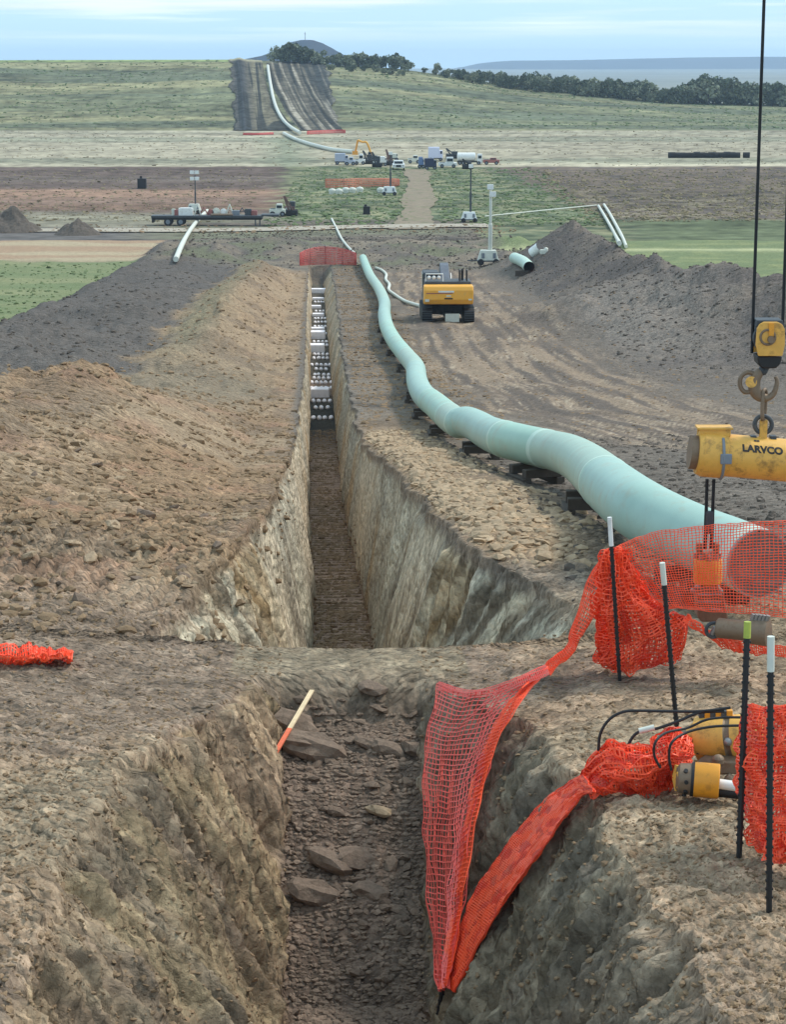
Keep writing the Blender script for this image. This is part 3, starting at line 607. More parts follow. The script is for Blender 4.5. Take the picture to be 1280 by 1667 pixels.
# ------------------------------------------------------------------ road and tracks (sheets over the field)
def ribbon(name, centre, wid, m, zf, dz, label, n=90, k=8):
    pts = spline([Vector((a, b, 0)) for a, b in centre], n)
    V = []
    for i, p in enumerate(pts):
        d_ = (pts[min(i + 1, len(pts) - 1)] - pts[max(i - 1, 0)]).normalized(); nrm = Vector((-d_.y, d_.x, 0))
        ww = wid(i / len(pts)) if callable(wid) else wid
        for j in range(k + 1):
            e = (j / k - .5) * 2
            off = e * (ww / 2 + (.18 * math.sin(i * .7) + .4 * math.sin(i * .13)) * (abs(e) > .9))
            V.append((p.x + nrm.x * off, p.y + nrm.y * off))
    V = np.array(V); zz = zf(V[:, 0], V[:, 1]) + dz
    me = mesh_np(name, np.column_stack([V, zz]), grid_faces(len(pts), k + 1), m, True)
    return tag(link(name, me), label, kind='structure')
ribbon('road', [(-75, 281), (-45, 281.5), (-22, 283.5), (-8, 287), (4, 290), (13, 291)], 7.5, M['gravel'], fz, .14, 'pale gravel access road crossing in front of the flatbed trailer', 40)
ribbon('track', [(2.5, 283), (3.2, 310), (4.2, 350), (4.8, 400), (4.6, 440)], lambda u: 5.4 - 1.2 * u + .35 * math.sin(u * 31), M['track'], fz, .12, 'worn pale dirt track leading up to the parked trucks', 30)

# stripped corridor up the hill
def row_edges(Y):
    f_ = (Y - 684) / (YC - 684); return -49.5 - 17.5 * f_, -16.6 - 11.5 * f_
Yv = np.linspace(684, 903, 130); a0, a1 = row_edges(Yv)
kk = np.linspace(0, 1, 150); Xs = a0[:, None] + (a1 - a0)[:, None] * kk[None, :] + np.clip(np.abs(kk - .5) - .46, 0, 1) * 25 * (pn(Yv[:, None] / 26, kk[None, :] * 3, 7) * 2.2 + pn(Yv[:, None] / 5, kk[None, :] * 3, 8) * .7)
Ys = Yv[:, None] + Xs * 0
f_ = np.clip((Ys - 684) / 220, 0, 1); U = kk[None, :] + Xs * 0 - .26 * (1 - f_) ** 2.6 * sm(.25, .5, kk[None, :]) - .0 * (1 - f_)
sn = fbm(U * 34, Ys / 120, 1.6, 3, 501) ; relief = .14 * sn + .7 * np.exp(-((U - .10) / .045) ** 2) + .5 * np.exp(-((U - .95) / .07) ** 2) - .7 * np.exp(-((U - .36) / .02) ** 2)
c_ = np.zeros(Xs.shape + (3,)) + np.array(lin((104, 98, 86)))
c_ = mix(c_, lin((70, 72, 74)), np.exp(-((U - .09) / .08) ** 2) * 1.0); c_ = mix(c_, lin((140, 132, 108)), np.exp(-((U - .26) / .07) ** 2) * .8)
c_ = mix(c_, lin((60, 66, 58)), np.exp(-((U - .36) / .025) ** 2)); c_ = mix(c_, lin((176, 166, 148)), np.clip(sn * 3.0 - .5, 0, .85) * (U > .38)); c_ = mix(c_, lin((58, 60, 58)), np.clip(-sn * 2.6, 0, .9))
c_ = mix(c_, lin((72, 76, 76)), sm(.72, .95, U) * .7) * .78 * (1 + .55 * fbm(Xs, Ys, 2.4, 3, 511) + .35 * fbm(Xs, Ys, 9, 3, 515))[..., None]; c_ = mix(c_, lin((180, 172, 140)), sm(880, 900, Ys) * (U < .5) * .8)
me = mesh_np('cleared_corridor', np.stack([Xs, Ys, field_z(Xs, Ys) + .25 + relief * sm(684, 690, Ys)], -1).reshape(-1, 3), grid_faces(*Xs.shape), M['field'], True)
a_ = me.color_attributes.new('soil', 'FLOAT_COLOR', 'POINT'); a_.data.foreach_set('color', np.concatenate([c_, np.ones(c_.shape[:2] + (1,))], -1).astype(np.float32).ravel())
tag(link('cleared_corridor', me), 'dark stripped strip of soil climbing the far hill', kind='structure')
def fieldpt(px, py, off=0.0):
    """first point of field or hill seen at px, py"""
    ys = np.linspace(YJ, 905, 6000); a = P(px, py, 1.0); z = ZC + (a.z - ZC) * ys - off - fz(a.x * ys, ys)
    idx = np.where(z < 0)[0]; i = idx[0] if len(idx) else -1
    return P(px, py, float(ys[i]))

# ------------------------------------------------------------------ loose stones and clods
def ico():
    p = (1 + 5 ** .5) / 2
    v = np.array([(-1, p, 0), (1, p, 0), (-1, -p, 0), (1, -p, 0), (0, -1, p), (0, 1, p), (0, -1, -p), (0, 1, -p), (p, 0, -1), (p, 0, 1), (-p, 0, -1), (-p, 0, 1)], float)
    v /= np.linalg.norm(v[0])
    f = np.array([(0, 11, 5), (0, 5, 1), (0, 1, 7), (0, 7, 10), (0, 10, 11), (1, 5, 9), (5, 11, 4), (11, 10, 2), (10, 7, 6), (7, 1, 8), (3, 9, 4), (3, 4, 2), (3, 2, 6), (3, 6, 8), (3, 8, 9), (4, 9, 5), (2, 4, 11), (6, 2, 10), (8, 6, 7), (9, 8, 1)])
    return v, f
IV, IF = ico(); RG = np.random.default_rng(11)
def ground_z_disp(x, y):
    return surf(x, y)
def scatter(name, pos, size, m, flat=(.45, .8), label=None, parent=None, smooth=False):
    n = len(pos)
    sh = RG.uniform(.62, 1.25, (n, 12, 1)); sc = np.stack([RG.uniform(.8, 1.5, n), RG.uniform(.7, 1.1, n), RG.uniform(flat[0], flat[1], n)], 1)[:, None, :]
    V = IV[None] * sh * sc * size[:, None, None] / 2
    a = RG.uniform(0, 6.28, n); b = RG.normal(0, .35, n)
    ca, sa, cb, sb = np.cos(a)[:, None], np.sin(a)[:, None], np.cos(b)[:, None], np.sin(b)[:, None]
    x, y, z = V[..., 0], V[..., 1], V[..., 2]
    y, z = y * cb - z * sb, y * sb + z * cb
    x, y = x * ca - y * sa, x * sa + y * ca
    V = np.stack([x, y, z], -1) + pos[:, None, :]
    Fq = (IF[None] + (np.arange(n) * 12)[:, None, None]).reshape(-1, 3)
    return tag(link(name, mesh_np(name, V.reshape(-1, 3), Fq, m, smooth), parent), label, kind='stuff')
def cand(n, fx):
    """n random spots chosen by fx, dropped on the displaced ground mesh"""
    x, y = fx(n); return x, y
_rowi = Yr
def drop(x, y):
    """height of the displaced ground mesh at x, y (nearest grid vertex)"""
    i = np.clip(np.searchsorted(Yr, y), 1, nr - 1); i = np.where(np.abs(Yr[i - 1] - y) < np.abs(Yr[i] - y), i - 1, i)
    j = np.zeros(len(x), int)
    for k in range(len(x)): j[k] = min(np.searchsorted(X[i[k]], x[k]), nc - 1)
    return np.stack([Pd[i, j, 0], Pd[i, j, 1], Pd[i, j, 2]], -1)
def ydist(n, a, b, p=1.0):     # more spots near the camera
    u = RG.uniform(0, 1, n) ** p; return 1 / (1 / a + (1 / b - 1 / a) * u)
def szdist(n, lo, hi, p=3.0): return lo + (hi - lo) * RG.uniform(0, 1, n) ** p

# spoil heap clods
n = 24000; y = ydist(n, 22, 75, .8); t_ = -1.0 - RG.uniform(0, 1, n) ** .9 * 9.5; x = cen(y) + t_
pos = drop(x, y); keep = (np.abs(pos[:, 0] / pos[:, 1] * F) < 760) & (fbm(x, y, 2.2, 3, 141) > RG.uniform(-.75, .30, n)); pos = pos[keep]; sz = szdist(len(pos), .025, .17, 4) * (1 + pos[:, 1] / 130)
scatter('clods', pos, sz, M['clod'], label='brown soil clods littering the spoil heap left of the trench')
n = 6500; y = ydist(n, 70, 205, .5); t_ = -1.0 - RG.uniform(0, 1, n) * 17.5; x = cen(y) + t_
pos = drop(x, y); sz = szdist(n, .06, .32, 4); isd = t_ < tab(y, (70, -8.4), (210, -8))
scatter('clods', pos[~isd], sz[~isd], M['clod'], label='brown clods on the far end of the spoil heap'); scatter('clods', pos[isd], sz[isd], M['darkclod'], label='dark clods on the left topsoil windrow')
n = 7000; y = ydist(n, 84, 215, .5); x = RG.normal(16.5, 3.6, n)
ok = (x > 10.5) & (x < 27); y = y[ok]; x = x[ok]; pos = drop(x, y); sz = szdist(len(pos), .06, .30, 4)
scatter('clods', pos, sz, M['darkclod'], label='dark lumps of topsoil on the right windrow')
n = 7000; y = ydist(n, 45, 225, .35); x = RG.uniform(-3, 14, n) + cen(y) * 0; ok = (x - cen(y)) > 2.0; y = y[ok]; x = x[ok]; pos = drop(x, y)
scatter('clods', pos, szdist(len(pos), .03, .16, 5) * (1 + pos[:, 1] / 250), M['clod'], (.25, .5), label='crumbs of soil strewn over the running track')
n = 2200; y = RG.uniform(70, 222, n); x = (RG.uniform(-700, 0, n) - 0) / F * y - 17.5; ok = (x - cen(y)) < -18.6; y = y[ok]; x = x[ok]; p3 = np.stack([x, y, surf(x, y) + .02], -1)
scatter('grass_tufts', p3, szdist(len(p3), .15, .5, 2), M['tuft'], (.3, .6), label='rough tufts in the green field on the left')
n = 4200; y = 1 / RG.uniform(1 / 445, 1 / 292, n); x = RG.uniform(-18, 30, n); ok = np.abs(x - 4.3) > 1.8; x = x[ok]; y = y[ok]; p3 = np.stack([x, y, field_z(x, y) + .03], -1)
scatter('scrub', p3, szdist(len(p3), .25, 1.0, 2.5), M['tuft'], (.25, .5), label='low weeds and scrub on the green verge')
n = 5200; y = 1 / RG.uniform(1 / 440, 1 / 300, n); x = 27 + RG.uniform(0, 1, n) * (y * .2); p3 = np.stack([x, y, field_z(x, y) + .03], -1)
scatter('stubble', p3, szdist(len(p3), .25, .9, 2.5), M['stub'], (.35, .8), label='dry stalks standing in the brown field on the right')
n = 3000; y = 1 / RG.uniform(1 / 440, 1 / 300, n); x = -22 - RG.uniform(0, 1, n) * (y * .17); p3 = np.stack([x, y, field_z(x, y) + .03], -1)
scatter('stubble', p3, szdist(len(p3), .2, .8, 2.5), M['stub'], (.2, .4), label='dry stalks and clods in the ploughed field on the left')
n = 3500; y = RG.uniform(208, 284, n); x = RG.uniform(-26, 14, n); a_ = sm(YJ, YJ + 8, y); p3 = np.stack([x, y, surf(x, y, False) * (1 - a_) + field_z(x, y) * a_ + .05], -1); p3 = p3[(np.abs(x - cen(y)) > 2.2) | (y > 224)]
scatter('clods', p3, szdist(len(p3), .10, .45, 3.5), M['darkclod'], (.3, .6), label='dark clods and debris over the churned ground beyond the trench end')
n = 900; y = RG.uniform(276, 292, n); x = RG.uniform(-60, 16, n); p3 = np.stack([x, y, field_z(x, y) + .16], -1)
scatter('clods', p3, szdist(len(p3), .12, .6, 3), M['clod'], (.2, .4), label='mud crumbs dropped along the gravel road')
n = 9000; y = ydist(n, 52, 222, .4); x = cen(y) + rimR(y) + .15 + RG.uniform(0, 1, n) ** 1.2 * tab(y, (50, 5), (90, 4.2), (220, 2.4)); pos = drop(x, y)
scatter('clods', pos, szdist(n, .04, .20, 3.5) * (1 + y / 260), M['clod'], (.25, .5), label='crumbs of soil between the trench and the pipe')
# pale stones along the right rim
n = 3600; y = ydist(n, 25.5, 62, .7); x = cen(y) + rimR(y) + .1 + np.abs(RG.normal(0, .85, n)); pos = drop(x, y); ok = pos[:, 1] > 0
scatter('rim_stones', pos, szdist(n, .05, .24, 2.0), M['palestone'], (.35, .6), label='pale broken stones cast out along the right edge of the trench')
# near plateau and banks
n = 26000; y = ydist(n, 10.5, 24, .8); x = (RG.uniform(-60, 1340, n) - 640) * y / F; pos = drop(x, y); tt_ = x - cen(y)
fl_ = np.abs(tt_) < half(y); ok = ~fl_
scatter('clods', pos[ok], szdist(ok.sum(), .012, .06, 3), M['clod'], label='small clods over the near banks and the clay plug')
n = 9000; y = ydist(n, 24, 60, .9); x = cen(y) + 2.6 + RG.uniform(0, 1, n) ** .8 * 10; pos = drop(x, y)
scatter('clods', pos, szdist(n, .03, .17, 4), M['darkclod'], label='grey crumbs of soil on the rough ground beside the pipe')
n = 11000; y = RG.uniform(14, 20.4, n); x = cen(y) + RG.uniform(-1, 1, n) * (half(y) + .04); pos = drop(x, y)
scatter('rubble', pos, szdist(n, .012, .085, 3.0), M['stone'], label='broken grey-brown shale rubble covering the near trench floor')
n = 7000; y = ydist(n, 30, 92, .6); x = cen(y) + RG.uniform(-1, 1, n) * (half(y) + .06); pos = drop(x, y)
scatter('rubble', pos, szdist(n, .04, .20, 3.0), M['clod'], label='brown rubble on the floor of the long trench')
# larger stones one can pick apart: parts of the ground
stone_me = []
for k in range(9):
    me = bpy.data.meshes.new('stone'); s_ = RG.uniform(.7, 1.2, (12, 1)) * np.array([1.35, .95, .42 + .1 * (k % 3)])
    me.from_pydata((IV * s_ * .5).tolist(), [], IF.tolist()); me.update(); me.materials.append(M['stone'] if k < 6 else M['palestone']); stone_me.append(me)
def stones(n, fy, ft, lo, hi, kinds):
    y = fy(n); x = cen(y) + ft(n, y); pos = drop(x, y)
    for k in range(n):
        o = link('stone', stone_me[int(RG.choice(kinds))], ground, pos[k]); s_ = lo + (hi - lo) * RG.uniform() ** 1.6
        o.scale = (s_, s_, s_); o.rotation_euler = (RG.normal(0, .3), RG.normal(0, .3), RG.uniform(0, 6.28))
stones(90, lambda n: RG.uniform(15, 19.6, n), lambda n, y: RG.uniform(-.56, .56, n), .07, .17, range(6))
stones(26, lambda n: RG.uniform(19.2, 20.5, n), lambda n, y: RG.uniform(-.7, .7, n), .07, .19, range(6))
stones(80, lambda n: ydist(n, 26, 46), lambda n, y: rimR(y) + .15 + np.abs(RG.normal(0, .8, n)), .16, .34, (6, 7, 8))
stones(50, lambda n: ydist(n, 23, 45), lambda n, y: -1.5 - RG.uniform(0, 5, n), .12, .28, (2, 3, 6))

n = 7000; y = RG.uniform(694, 897, n); x = (RG.uniform(-30, 1310, n) - 640) * y / F; e0, e1 = row_edges(y); ok = ((x < e0 - 2) | (x > e1 + 2)) & (fbm(x / 3, y, 22, 3, 151) > RG.uniform(-.6, .5, n)); x = x[ok]; y = y[ok]
scatter('grass_tufts', np.stack([x, y, field_z(x, y) + .05], -1), szdist(len(x), .35, 1.5, 2.5), M['tuft'], (.3, .6), label='rough clumps of grass over the far hillside')
n = 3500; y = RG.uniform(455, 684, n); x = (RG.uniform(-30, 1310, n) - 640) * y / F; x = x[:]; ok = fbm(x / 5, y, 26, 3, 153) > RG.uniform(-.5, .5, n); x = x[ok]; y = y[ok]
scatter('stubble', np.stack([x, y, field_z(x, y) + .03], -1), szdist(len(x), .25, .9, 2.5), M['stub'], (.2, .5), label='short dry stubble on the pale field')
# ------------------------------------------------------------------ the pipeline
RP = 0.38
pp = [(575, 404), (591, 420), (602, 447), (617, 470), (626, 492), (626, 512), (630, 532), (642, 555), (662, 580), (676, 598), (679, 620), (689, 642), (710, 660), (732, 679), (747, 688), (760, 687), (776, 693), (796, 705), (820, 714), (860, 724), (900, 733), (922, 739), (939, 747), (962, 763), (995, 793), (1035, 824), (1080, 850), (1136, 876), (1190, 897), (1236, 917)]
pts = []
for (px, py) in pp[1:]:
    pts.append(hit(px, py, RP + .32, 20, False))
# keep the sequence of depths smooth
Ysq = np.array([p.y for p in pts]); 
for _ in range(1): Ysq[1:-1] = .25 * Ysq[:-2] + .5 * Ysq[1:-1] + .25 * Ysq[2:]
pts = [P(a[0], a[1], float(b)) for a, b in zip(pp[1:], Ysq)]
path = spline(pts, 10)
pl = empty('pipeline', (path[-1].x, path[-1].y, G(path[-1].x, path[-1].y)), 0, 'long sea-green coated pipe snaking down the valley beside the trench', 'pipeline')
off = pl.location
rings_px = [(602, 447), (626, 492), (630, 532), (662, 580), (677, 603), (702, 652), (733, 679), (750, 688), (827, 715), (893, 731), (993, 791)]
cut_i = []
for (px, py) in rings_px:
    best = min(range(len(path)), key=lambda i: (640 + path[i].x * F / path[i].y - px) ** 2 + ((H0 / 2 + F * math.tan(math.atan2(ZC - path[i].z, path[i].y) - TH)) - py) ** 2)
    cut_i.append(best)
cut_i = sorted(set(cut_i)); ends = [0] + cut_i + [len(path) - 1]
for q_, (a, b) in enumerate(zip(ends[:-1], ends[1:])):
    S().tube([p - off for p in path[a:b + 1]], RP, 40, cap=False).build('pipe_section', M['pipe%d' % (q_ % 3)], pl, True)
for i in cut_i:
    d_ = (path[i + 1] - path[i - 1]).normalized(); c0 = path[i] - off
    S().tube([c0 - d_ * .10, c0 - d_ * .09, c0 + d_ * .09, c0 + d_ * .10], [RP - .004, RP + .006, RP + .006, RP - .004], 40, cap=False).build('weld_band', M['weld'], pl, True)
d_ = (path[-1] - path[-2]).normalized(); c0 = path[-1] - off
S().tube([p - off for p in path[-28:]], RP - .02, 40, cap=False).build('pipe_bore', M['pipein'], pl, True)
S().tube([c0, c0 + d_ * .035, c0 + d_ * .035, c0], [RP, RP, RP - .022, RP - .022], 40, cap=False).build('bevelled_rim', M['steel'], pl, True)
S().tube([c0 - d_ * .22, c0 + d_ * .001], [RP + .002, RP + .002], 40, cap=False).build('bare_end', M['weld'], pl, True)
# timber skids
acc = 0; last = path[-1]; sk = 0; ORD = 'first second third fourth fifth sixth seventh eighth ninth tenth eleventh twelfth thirteenth fourteenth fifteenth'.split()
for i in range(len(path) - 6, 8, -1):
    acc += (path[i] - last).length; last = path[i]
    if (sk == 0 and acc > 1.4) or acc > 8.5:
        acc = 0; sk += 1
        if path[i].y > 130: break
        p = path[i]; d_ = (path[i + 1] - path[i - 1]).normalized(); gz = G(p.x, p.y); hgt = p.z - RP - gz
        e = empty('timber_skid', (p.x, p.y, gz), math.atan2(d_.y, d_.x) + math.pi / 2, None, None, None)
        far_ = 'nearest the open mouth' if sk == 1 else None
        tag(e, 'dark timber blocks under the green pipe, %s stack from the open mouth' % ORD[min(sk - 1, 14)], 'timber skid', 'timber skids under the pipe')
        lv = max(2, int(hgt / .14)); h_ = hgt / lv
        for q in range(lv):
            if q % 2 == 0:
                for s_ in (-.36, .36): S().box((s_, 0, (q + .5) * h_), (.18, .8, h_ * .97)).build('timber', M['wood'], e, bevel=.01)
            else:
                for s_ in (-.3, .3): S().box((0, s_, (q + .5) * h_), (.78, .18, h_ * .97)).build('timber', M['wood'], e, bevel=.01)
# the far strings up the hill
def faststring(name, pxl, r, m, label, cat, off_=0.4, finder=fieldpt, n=6):
    q = [finder(a, b, off_) for a, b in pxl]; pth = spline(q, n); return tag(S().tube(pth, r, 12).build(name, m, None, True), label, cat)
def hillpt(px, py, off=0): return fieldpt(px, py, off)
faststring('pipe_string', [(436, 107), (438, 122), (441, 140), (445, 160), (451, 178), (460, 194), (472, 206), (488, 216)], .55, M['cream'], 'pale pipe string curving down the stripped hillside', 'pipe string', .9)
faststring('pipe_string', [(462, 217), (480, 226), (500, 233), (522, 239), (545, 244), (575, 247)], .5, M['cream'], 'pale pipe string bending towards the parked trucks below the hill', 'pipe string', .5)

# ------------------------------------------------------------------ orange mesh
def netmesh(name, ctrl, nu, nv, r, m, wr=0.0, seed=0, taut=1, sides=3, nosag=True):
    """ctrl: rows of world points; the cloth between them is woven from crossing strands"""
    R_n = len(ctrl); rows = [spline(c, 6) for c in ctrl]
    L_n = len(rows[0]); colsP = [spline([rows[i][j] for i in range(R_n)], 6) for j in range(L_n)]
    Gd = np.array([[list(p) for p in c] for c in colsP]).transpose(1, 0, 2)      # rows x cols x 3
    a = np.linspace(0, Gd.shape[0] - 1, nv + 1); b = np.linspace(0, Gd.shape[1] - 1, nu + 1)
    ai = np.clip(a.astype(int), 0, Gd.shape[0] - 2); bi = np.clip(b.astype(int), 0, Gd.shape[1] - 2); af = (a - ai)[:, None, None]; bf = (b - bi)[None, :, None]
    Q = (Gd[ai][:, bi] * (1 - af) * (1 - bf) + Gd[ai + 1][:, bi] * af * (1 - bf) + Gd[ai][:, bi + 1] * (1 - af) * bf + Gd[ai + 1][:, bi + 1] * af * bf)
    if wr > 0:
        uu, vv = np.meshgrid(np.arange(nu + 1), np.arange(nv + 1))
        nn = np.cross(np.gradient(Q, axis=1), np.gradient(Q, axis=0)); nn /= np.linalg.norm(nn, axis=2, keepdims=True) + 1e-9
        Q = Q + nn * (wr * (pn(uu / 5.0, vv / 9.0, seed) + .5 * pn(uu / 2.2, vv / 4.0, seed + 1)))[..., None]
        Q = Q + .25 * wr * np.stack([pn(uu / 3.0, vv / 3.0, seed + 5), pn(uu / 3.0, vv / 3.0, seed + 6), pn(uu / 3.0, vv / 3.0, seed + 7)], -1)
    s = S()
    for i in range(nv + 1): s.tube([Vector(p) for p in Q[i]], r, sides, False)
    for j in range(nu + 1): s.tube([Vector(p) for p in Q[:, j]], r, sides, False)
    return s.mesh(name, m)
UP = .46
def row(*p): return [P(q[0], q[1], min(q[2], hitY(q[0], q[1], UP, 9) - .05)) for q in p]
def grow(*p, up=.04):   # pixels to points a little above the ground they hit
    return [hit(a, b, up, 9) for a, b in p]
fence = empty('mesh_fence', hit(1010, 1105), 0, 'orange mesh fence hanging from the white-topped post over the near trench edge', 'mesh fence')
def attach(me_, parent, name='mesh_panel'):
    o = link(name, me_); o.parent = parent; o.matrix_parent_inverse = Matrix.Translation(-Vector(parent.location)); return o
# hanging sheet: rows go from the hem near the plug down to the stake at the trench foot
A_rows = [row((712, 1112, 20.4), (760, 1128, 20.2), (830, 1112, 20.2), (892, 1084, 20.5)),
          row((698, 1180, 19.9), (735, 1190, 19.6), (785, 1180, 19.4), (838, 1152, 19.5)),
          row((689, 1260, 19.3), (722, 1265, 19.0), (756, 1262, 18.8), (800, 1225, 18.7)),
          row((691, 1350, 18.6), (718, 1352, 18.4), (742, 1350, 18.1), (774, 1320, 17.9)),
          row((697, 1450, 17.9), (716, 1452, 17.7), (734, 1450, 17.4), (757, 1430, 17.1)),
          row((706, 1540, 17.2), (717, 1540, 17.1), (728, 1540, 16.9), (744, 1530, 16.7)),
          row((713, 1612, 16.7), (717, 1612, 16.7), (722, 1610, 16.6), (728, 1606, 16.5))]
attach(netmesh('mesh_panel', A_rows, 24, 58, .0062, M['netpink'], .035, 1), fence)
# the edge folded double
A2 = [row((850, 1120, 20.1), (892, 1086, 20.4)), row((815, 1160, 19.4), (842, 1150, 19.4)), row((780, 1240, 18.7), (803, 1226, 18.6)), row((758, 1330, 18.0), (778, 1320, 17.8)), row((740, 1440, 17.2), (759, 1430, 17.0)), row((728, 1540, 16.8), (744, 1532, 16.6)), row((718, 1612, 16.5), (728, 1606, 16.45))]
attach(netmesh('folded_edge', A2, 10, 80, .0065, M['net'], .02, 2), fence)
UP = .20
A3 = [row((888, 1082, 20.4), (896, 1098, 20.2)), row((905, 1068, 20.4), (912, 1082, 20.2)), row((924, 1048, 20.4), (936, 1060, 20.2)), row((930, 1030, 20.4), (946, 1036, 20.2)), row((945, 985, 20.4), (968, 1000, 20.2)), row((962, 935, 20.4), (985, 950, 20.2)), row((985, 902, 20.4), (1000, 915, 20.2))]
A3 = [list(c) for c in A3]
attach(netmesh('twisted_band', A3, 9, 44, .0065, M['net'], .02, 3), fence)
UP = .46
A4 = [row((715, 1110, 20.4), (716, 1122, 20.35)), row((770, 1124, 20.2), (772, 1136, 20.1)), row((830, 1108, 20.2), (834, 1122, 20.1)), row((888, 1082, 20.4), (896, 1098, 20.2))]
attach(netmesh('hem', A4, 3, 60, .005, M['netpink'], .01, 4), fence)
UP = .06
# thick band and the heap it ends in
B = empty('mesh_roll', hit(930, 1290), 0, 'red-orange mesh twisted into a thick band from trench foot to the yellow drums', 'mesh fence')
def bandrows(l, up=.31):
    o = []
    for (a, b, c, d_, Y0) in l:
        ya = hitY(a, b, up); yb = hitY(c, d_, up); o.append([P(a, b, min(ya, Y0 + .8)), P((a + c) / 2, (b + d_) / 2, min((ya + yb) / 2, Y0 + .8) - .12), P(c, d_, min(yb, Y0 + .8))])
    return o
Brow = bandrows([(716, 1585, 740, 1615, 16.4), (745, 1520, 775, 1548, 16.2), (775, 1450, 815, 1478, 16.0), (812, 1395, 852, 1425, 15.9), (850, 1345, 886, 1378, 15.9), (890, 1302, 916, 1335, 15.9), (930, 1272, 948, 1296, 15.9), (950, 1262, 968, 1290, 15.8)])
for k, (sd_, wr_) in enumerate(((11, .05), (12, .07), (13, .09))):
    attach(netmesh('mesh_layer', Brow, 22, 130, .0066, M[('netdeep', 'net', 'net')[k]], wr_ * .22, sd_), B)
Hrow = [[hit(950, 1262, .10), hit(955, 1278, .07), hit(962, 1292, .03)], [P(985, 1212, 15.5), P(990, 1250, 15.3), hit(995, 1290, .03)], [P(1020, 1215, 15.4), P(1026, 1250, 15.1), hit(1030, 1286, .03)], [P(1060, 1212, 15.4), P(1064, 1245, 15.1), hit(1068, 1283, .03)], [P(1095, 1186, 15.5), P(1098, 1235, 15.1), hit(1092, 1278, .03)], [P(1125, 1200, 15.6), P(1122, 1240, 15.3), P(1112, 1262, 15.1)]]
for k in range(3):
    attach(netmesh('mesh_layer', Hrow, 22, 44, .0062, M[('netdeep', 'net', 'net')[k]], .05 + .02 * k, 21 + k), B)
# net across the pipe mouth and the bunch tied at its post
Cn = empty('mesh_screen', hit(1010, 1108), 0, 'orange mesh stretched across the open pipe mouth and bunched at the post beside it', 'mesh fence')
Crow = [row((998, 893, 20.3), (1060, 868, 20.2), (1150, 856, 20.0), (1230, 850, 19.9), (1330, 846, 19.8)),
        row((1010, 925, 20.3), (1070, 912, 20.1), (1150, 905, 19.9), (1230, 900, 19.8), (1330, 898, 19.7)),
        row((1030, 960, 20.3), (1085, 955, 20.05), (1150, 950, 19.85), (1230, 950, 19.75), (1330, 955, 19.6)),
        row((1060, 990, 20.3), (1100, 990, 20.0), (1155, 995, 19.8), (1230, 1000, 19.7), (1330, 1012, 19.6)),]
attach(netmesh('stretched_panel', Crow, 62, 34, .0046, M['net'], .03, 31), Cn)
Dn = [row((985, 898, 20.3), (1000, 893, 20.2), (1018, 905, 20.3)), row((975, 960, 20.4), (1005, 955, 20.0), (1050, 965, 20.3)), row((973, 1010, 20.5), (1010, 1010, 20.0), (1090, 1000, 20.2)), row((975, 1050, 20.5), (1015, 1055, 20.1), (1120, 1010, 20.1)), row((978, 1072, 20.5), (1015, 1092, 20.2), (1105, 1072, 20.2))]
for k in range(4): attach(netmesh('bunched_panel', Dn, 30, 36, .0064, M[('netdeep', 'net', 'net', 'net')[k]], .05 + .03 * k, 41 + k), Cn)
Dl = [row((1120, 1000, 19.9), (1160, 1030, 19.8), (1200, 1040, 19.8), (1260, 1050, 19.7), (1330, 1056, 19.6)), row((1112, 1010, 19.9), (1185, 1055, 19.8), (1210, 1062, 19.8), (1265, 1066, 19.7), (1330, 1075, 19.6))]
attach(netmesh('lower_hem', Dl, 70, 6, .0066, M['net'], .05, 47), Cn)
En = empty('mesh_curtain', hit(1205, 1398), 0, 'bright orange mesh curtain hanging between the two nearest posts at the right edge', 'mesh fence')
Er = [row((1212, 1146, 14.2), (1245, 1152, 13.8), (1290, 1148, 13.5), (1340, 1145, 13.4)), row((1204, 1210, 14.1), (1240, 1215, 13.6), (1290, 1215, 13.4), (1340, 1210, 13.3)), row((1206, 1275, 14.0), (1240, 1280, 13.6), (1290, 1280, 13.3), (1340, 1280, 13.2)), row((1220, 1335, 13.8), (1245, 1342, 13.5), (1290, 1345, 13.3), (1340, 1345, 13.2)), row((1242, 1385, 13.6), (1262, 1400, 13.4), (1290, 1404, 13.3), (1340, 1400, 13.2))]
for k in range(3): attach(netmesh('mesh_layer', Er, 28, 46, .0058, M[('netdeep', 'net', 'net')[k]], .03 + .035 * k, 51 + k), En)
Fl = [grow((-60, 1052), (-20, 1052), (40, 1050), (80, 1056), (116, 1064), up=.12), grow((-60, 1066), (-20, 1066), (40, 1068), (80, 1068), (118, 1069), up=.16), grow((-60, 1078), (-20, 1078), (30, 1082), (60, 1080), (112, 1074), up=.04)]
o = link('mesh_remnant', netmesh('mesh_remnant', Fl, 60, 10, .009, M['net'], .06, 61)); tag(o, 'strip of orange mesh lying at the foot of the brown heap on the left edge', 'mesh strip')

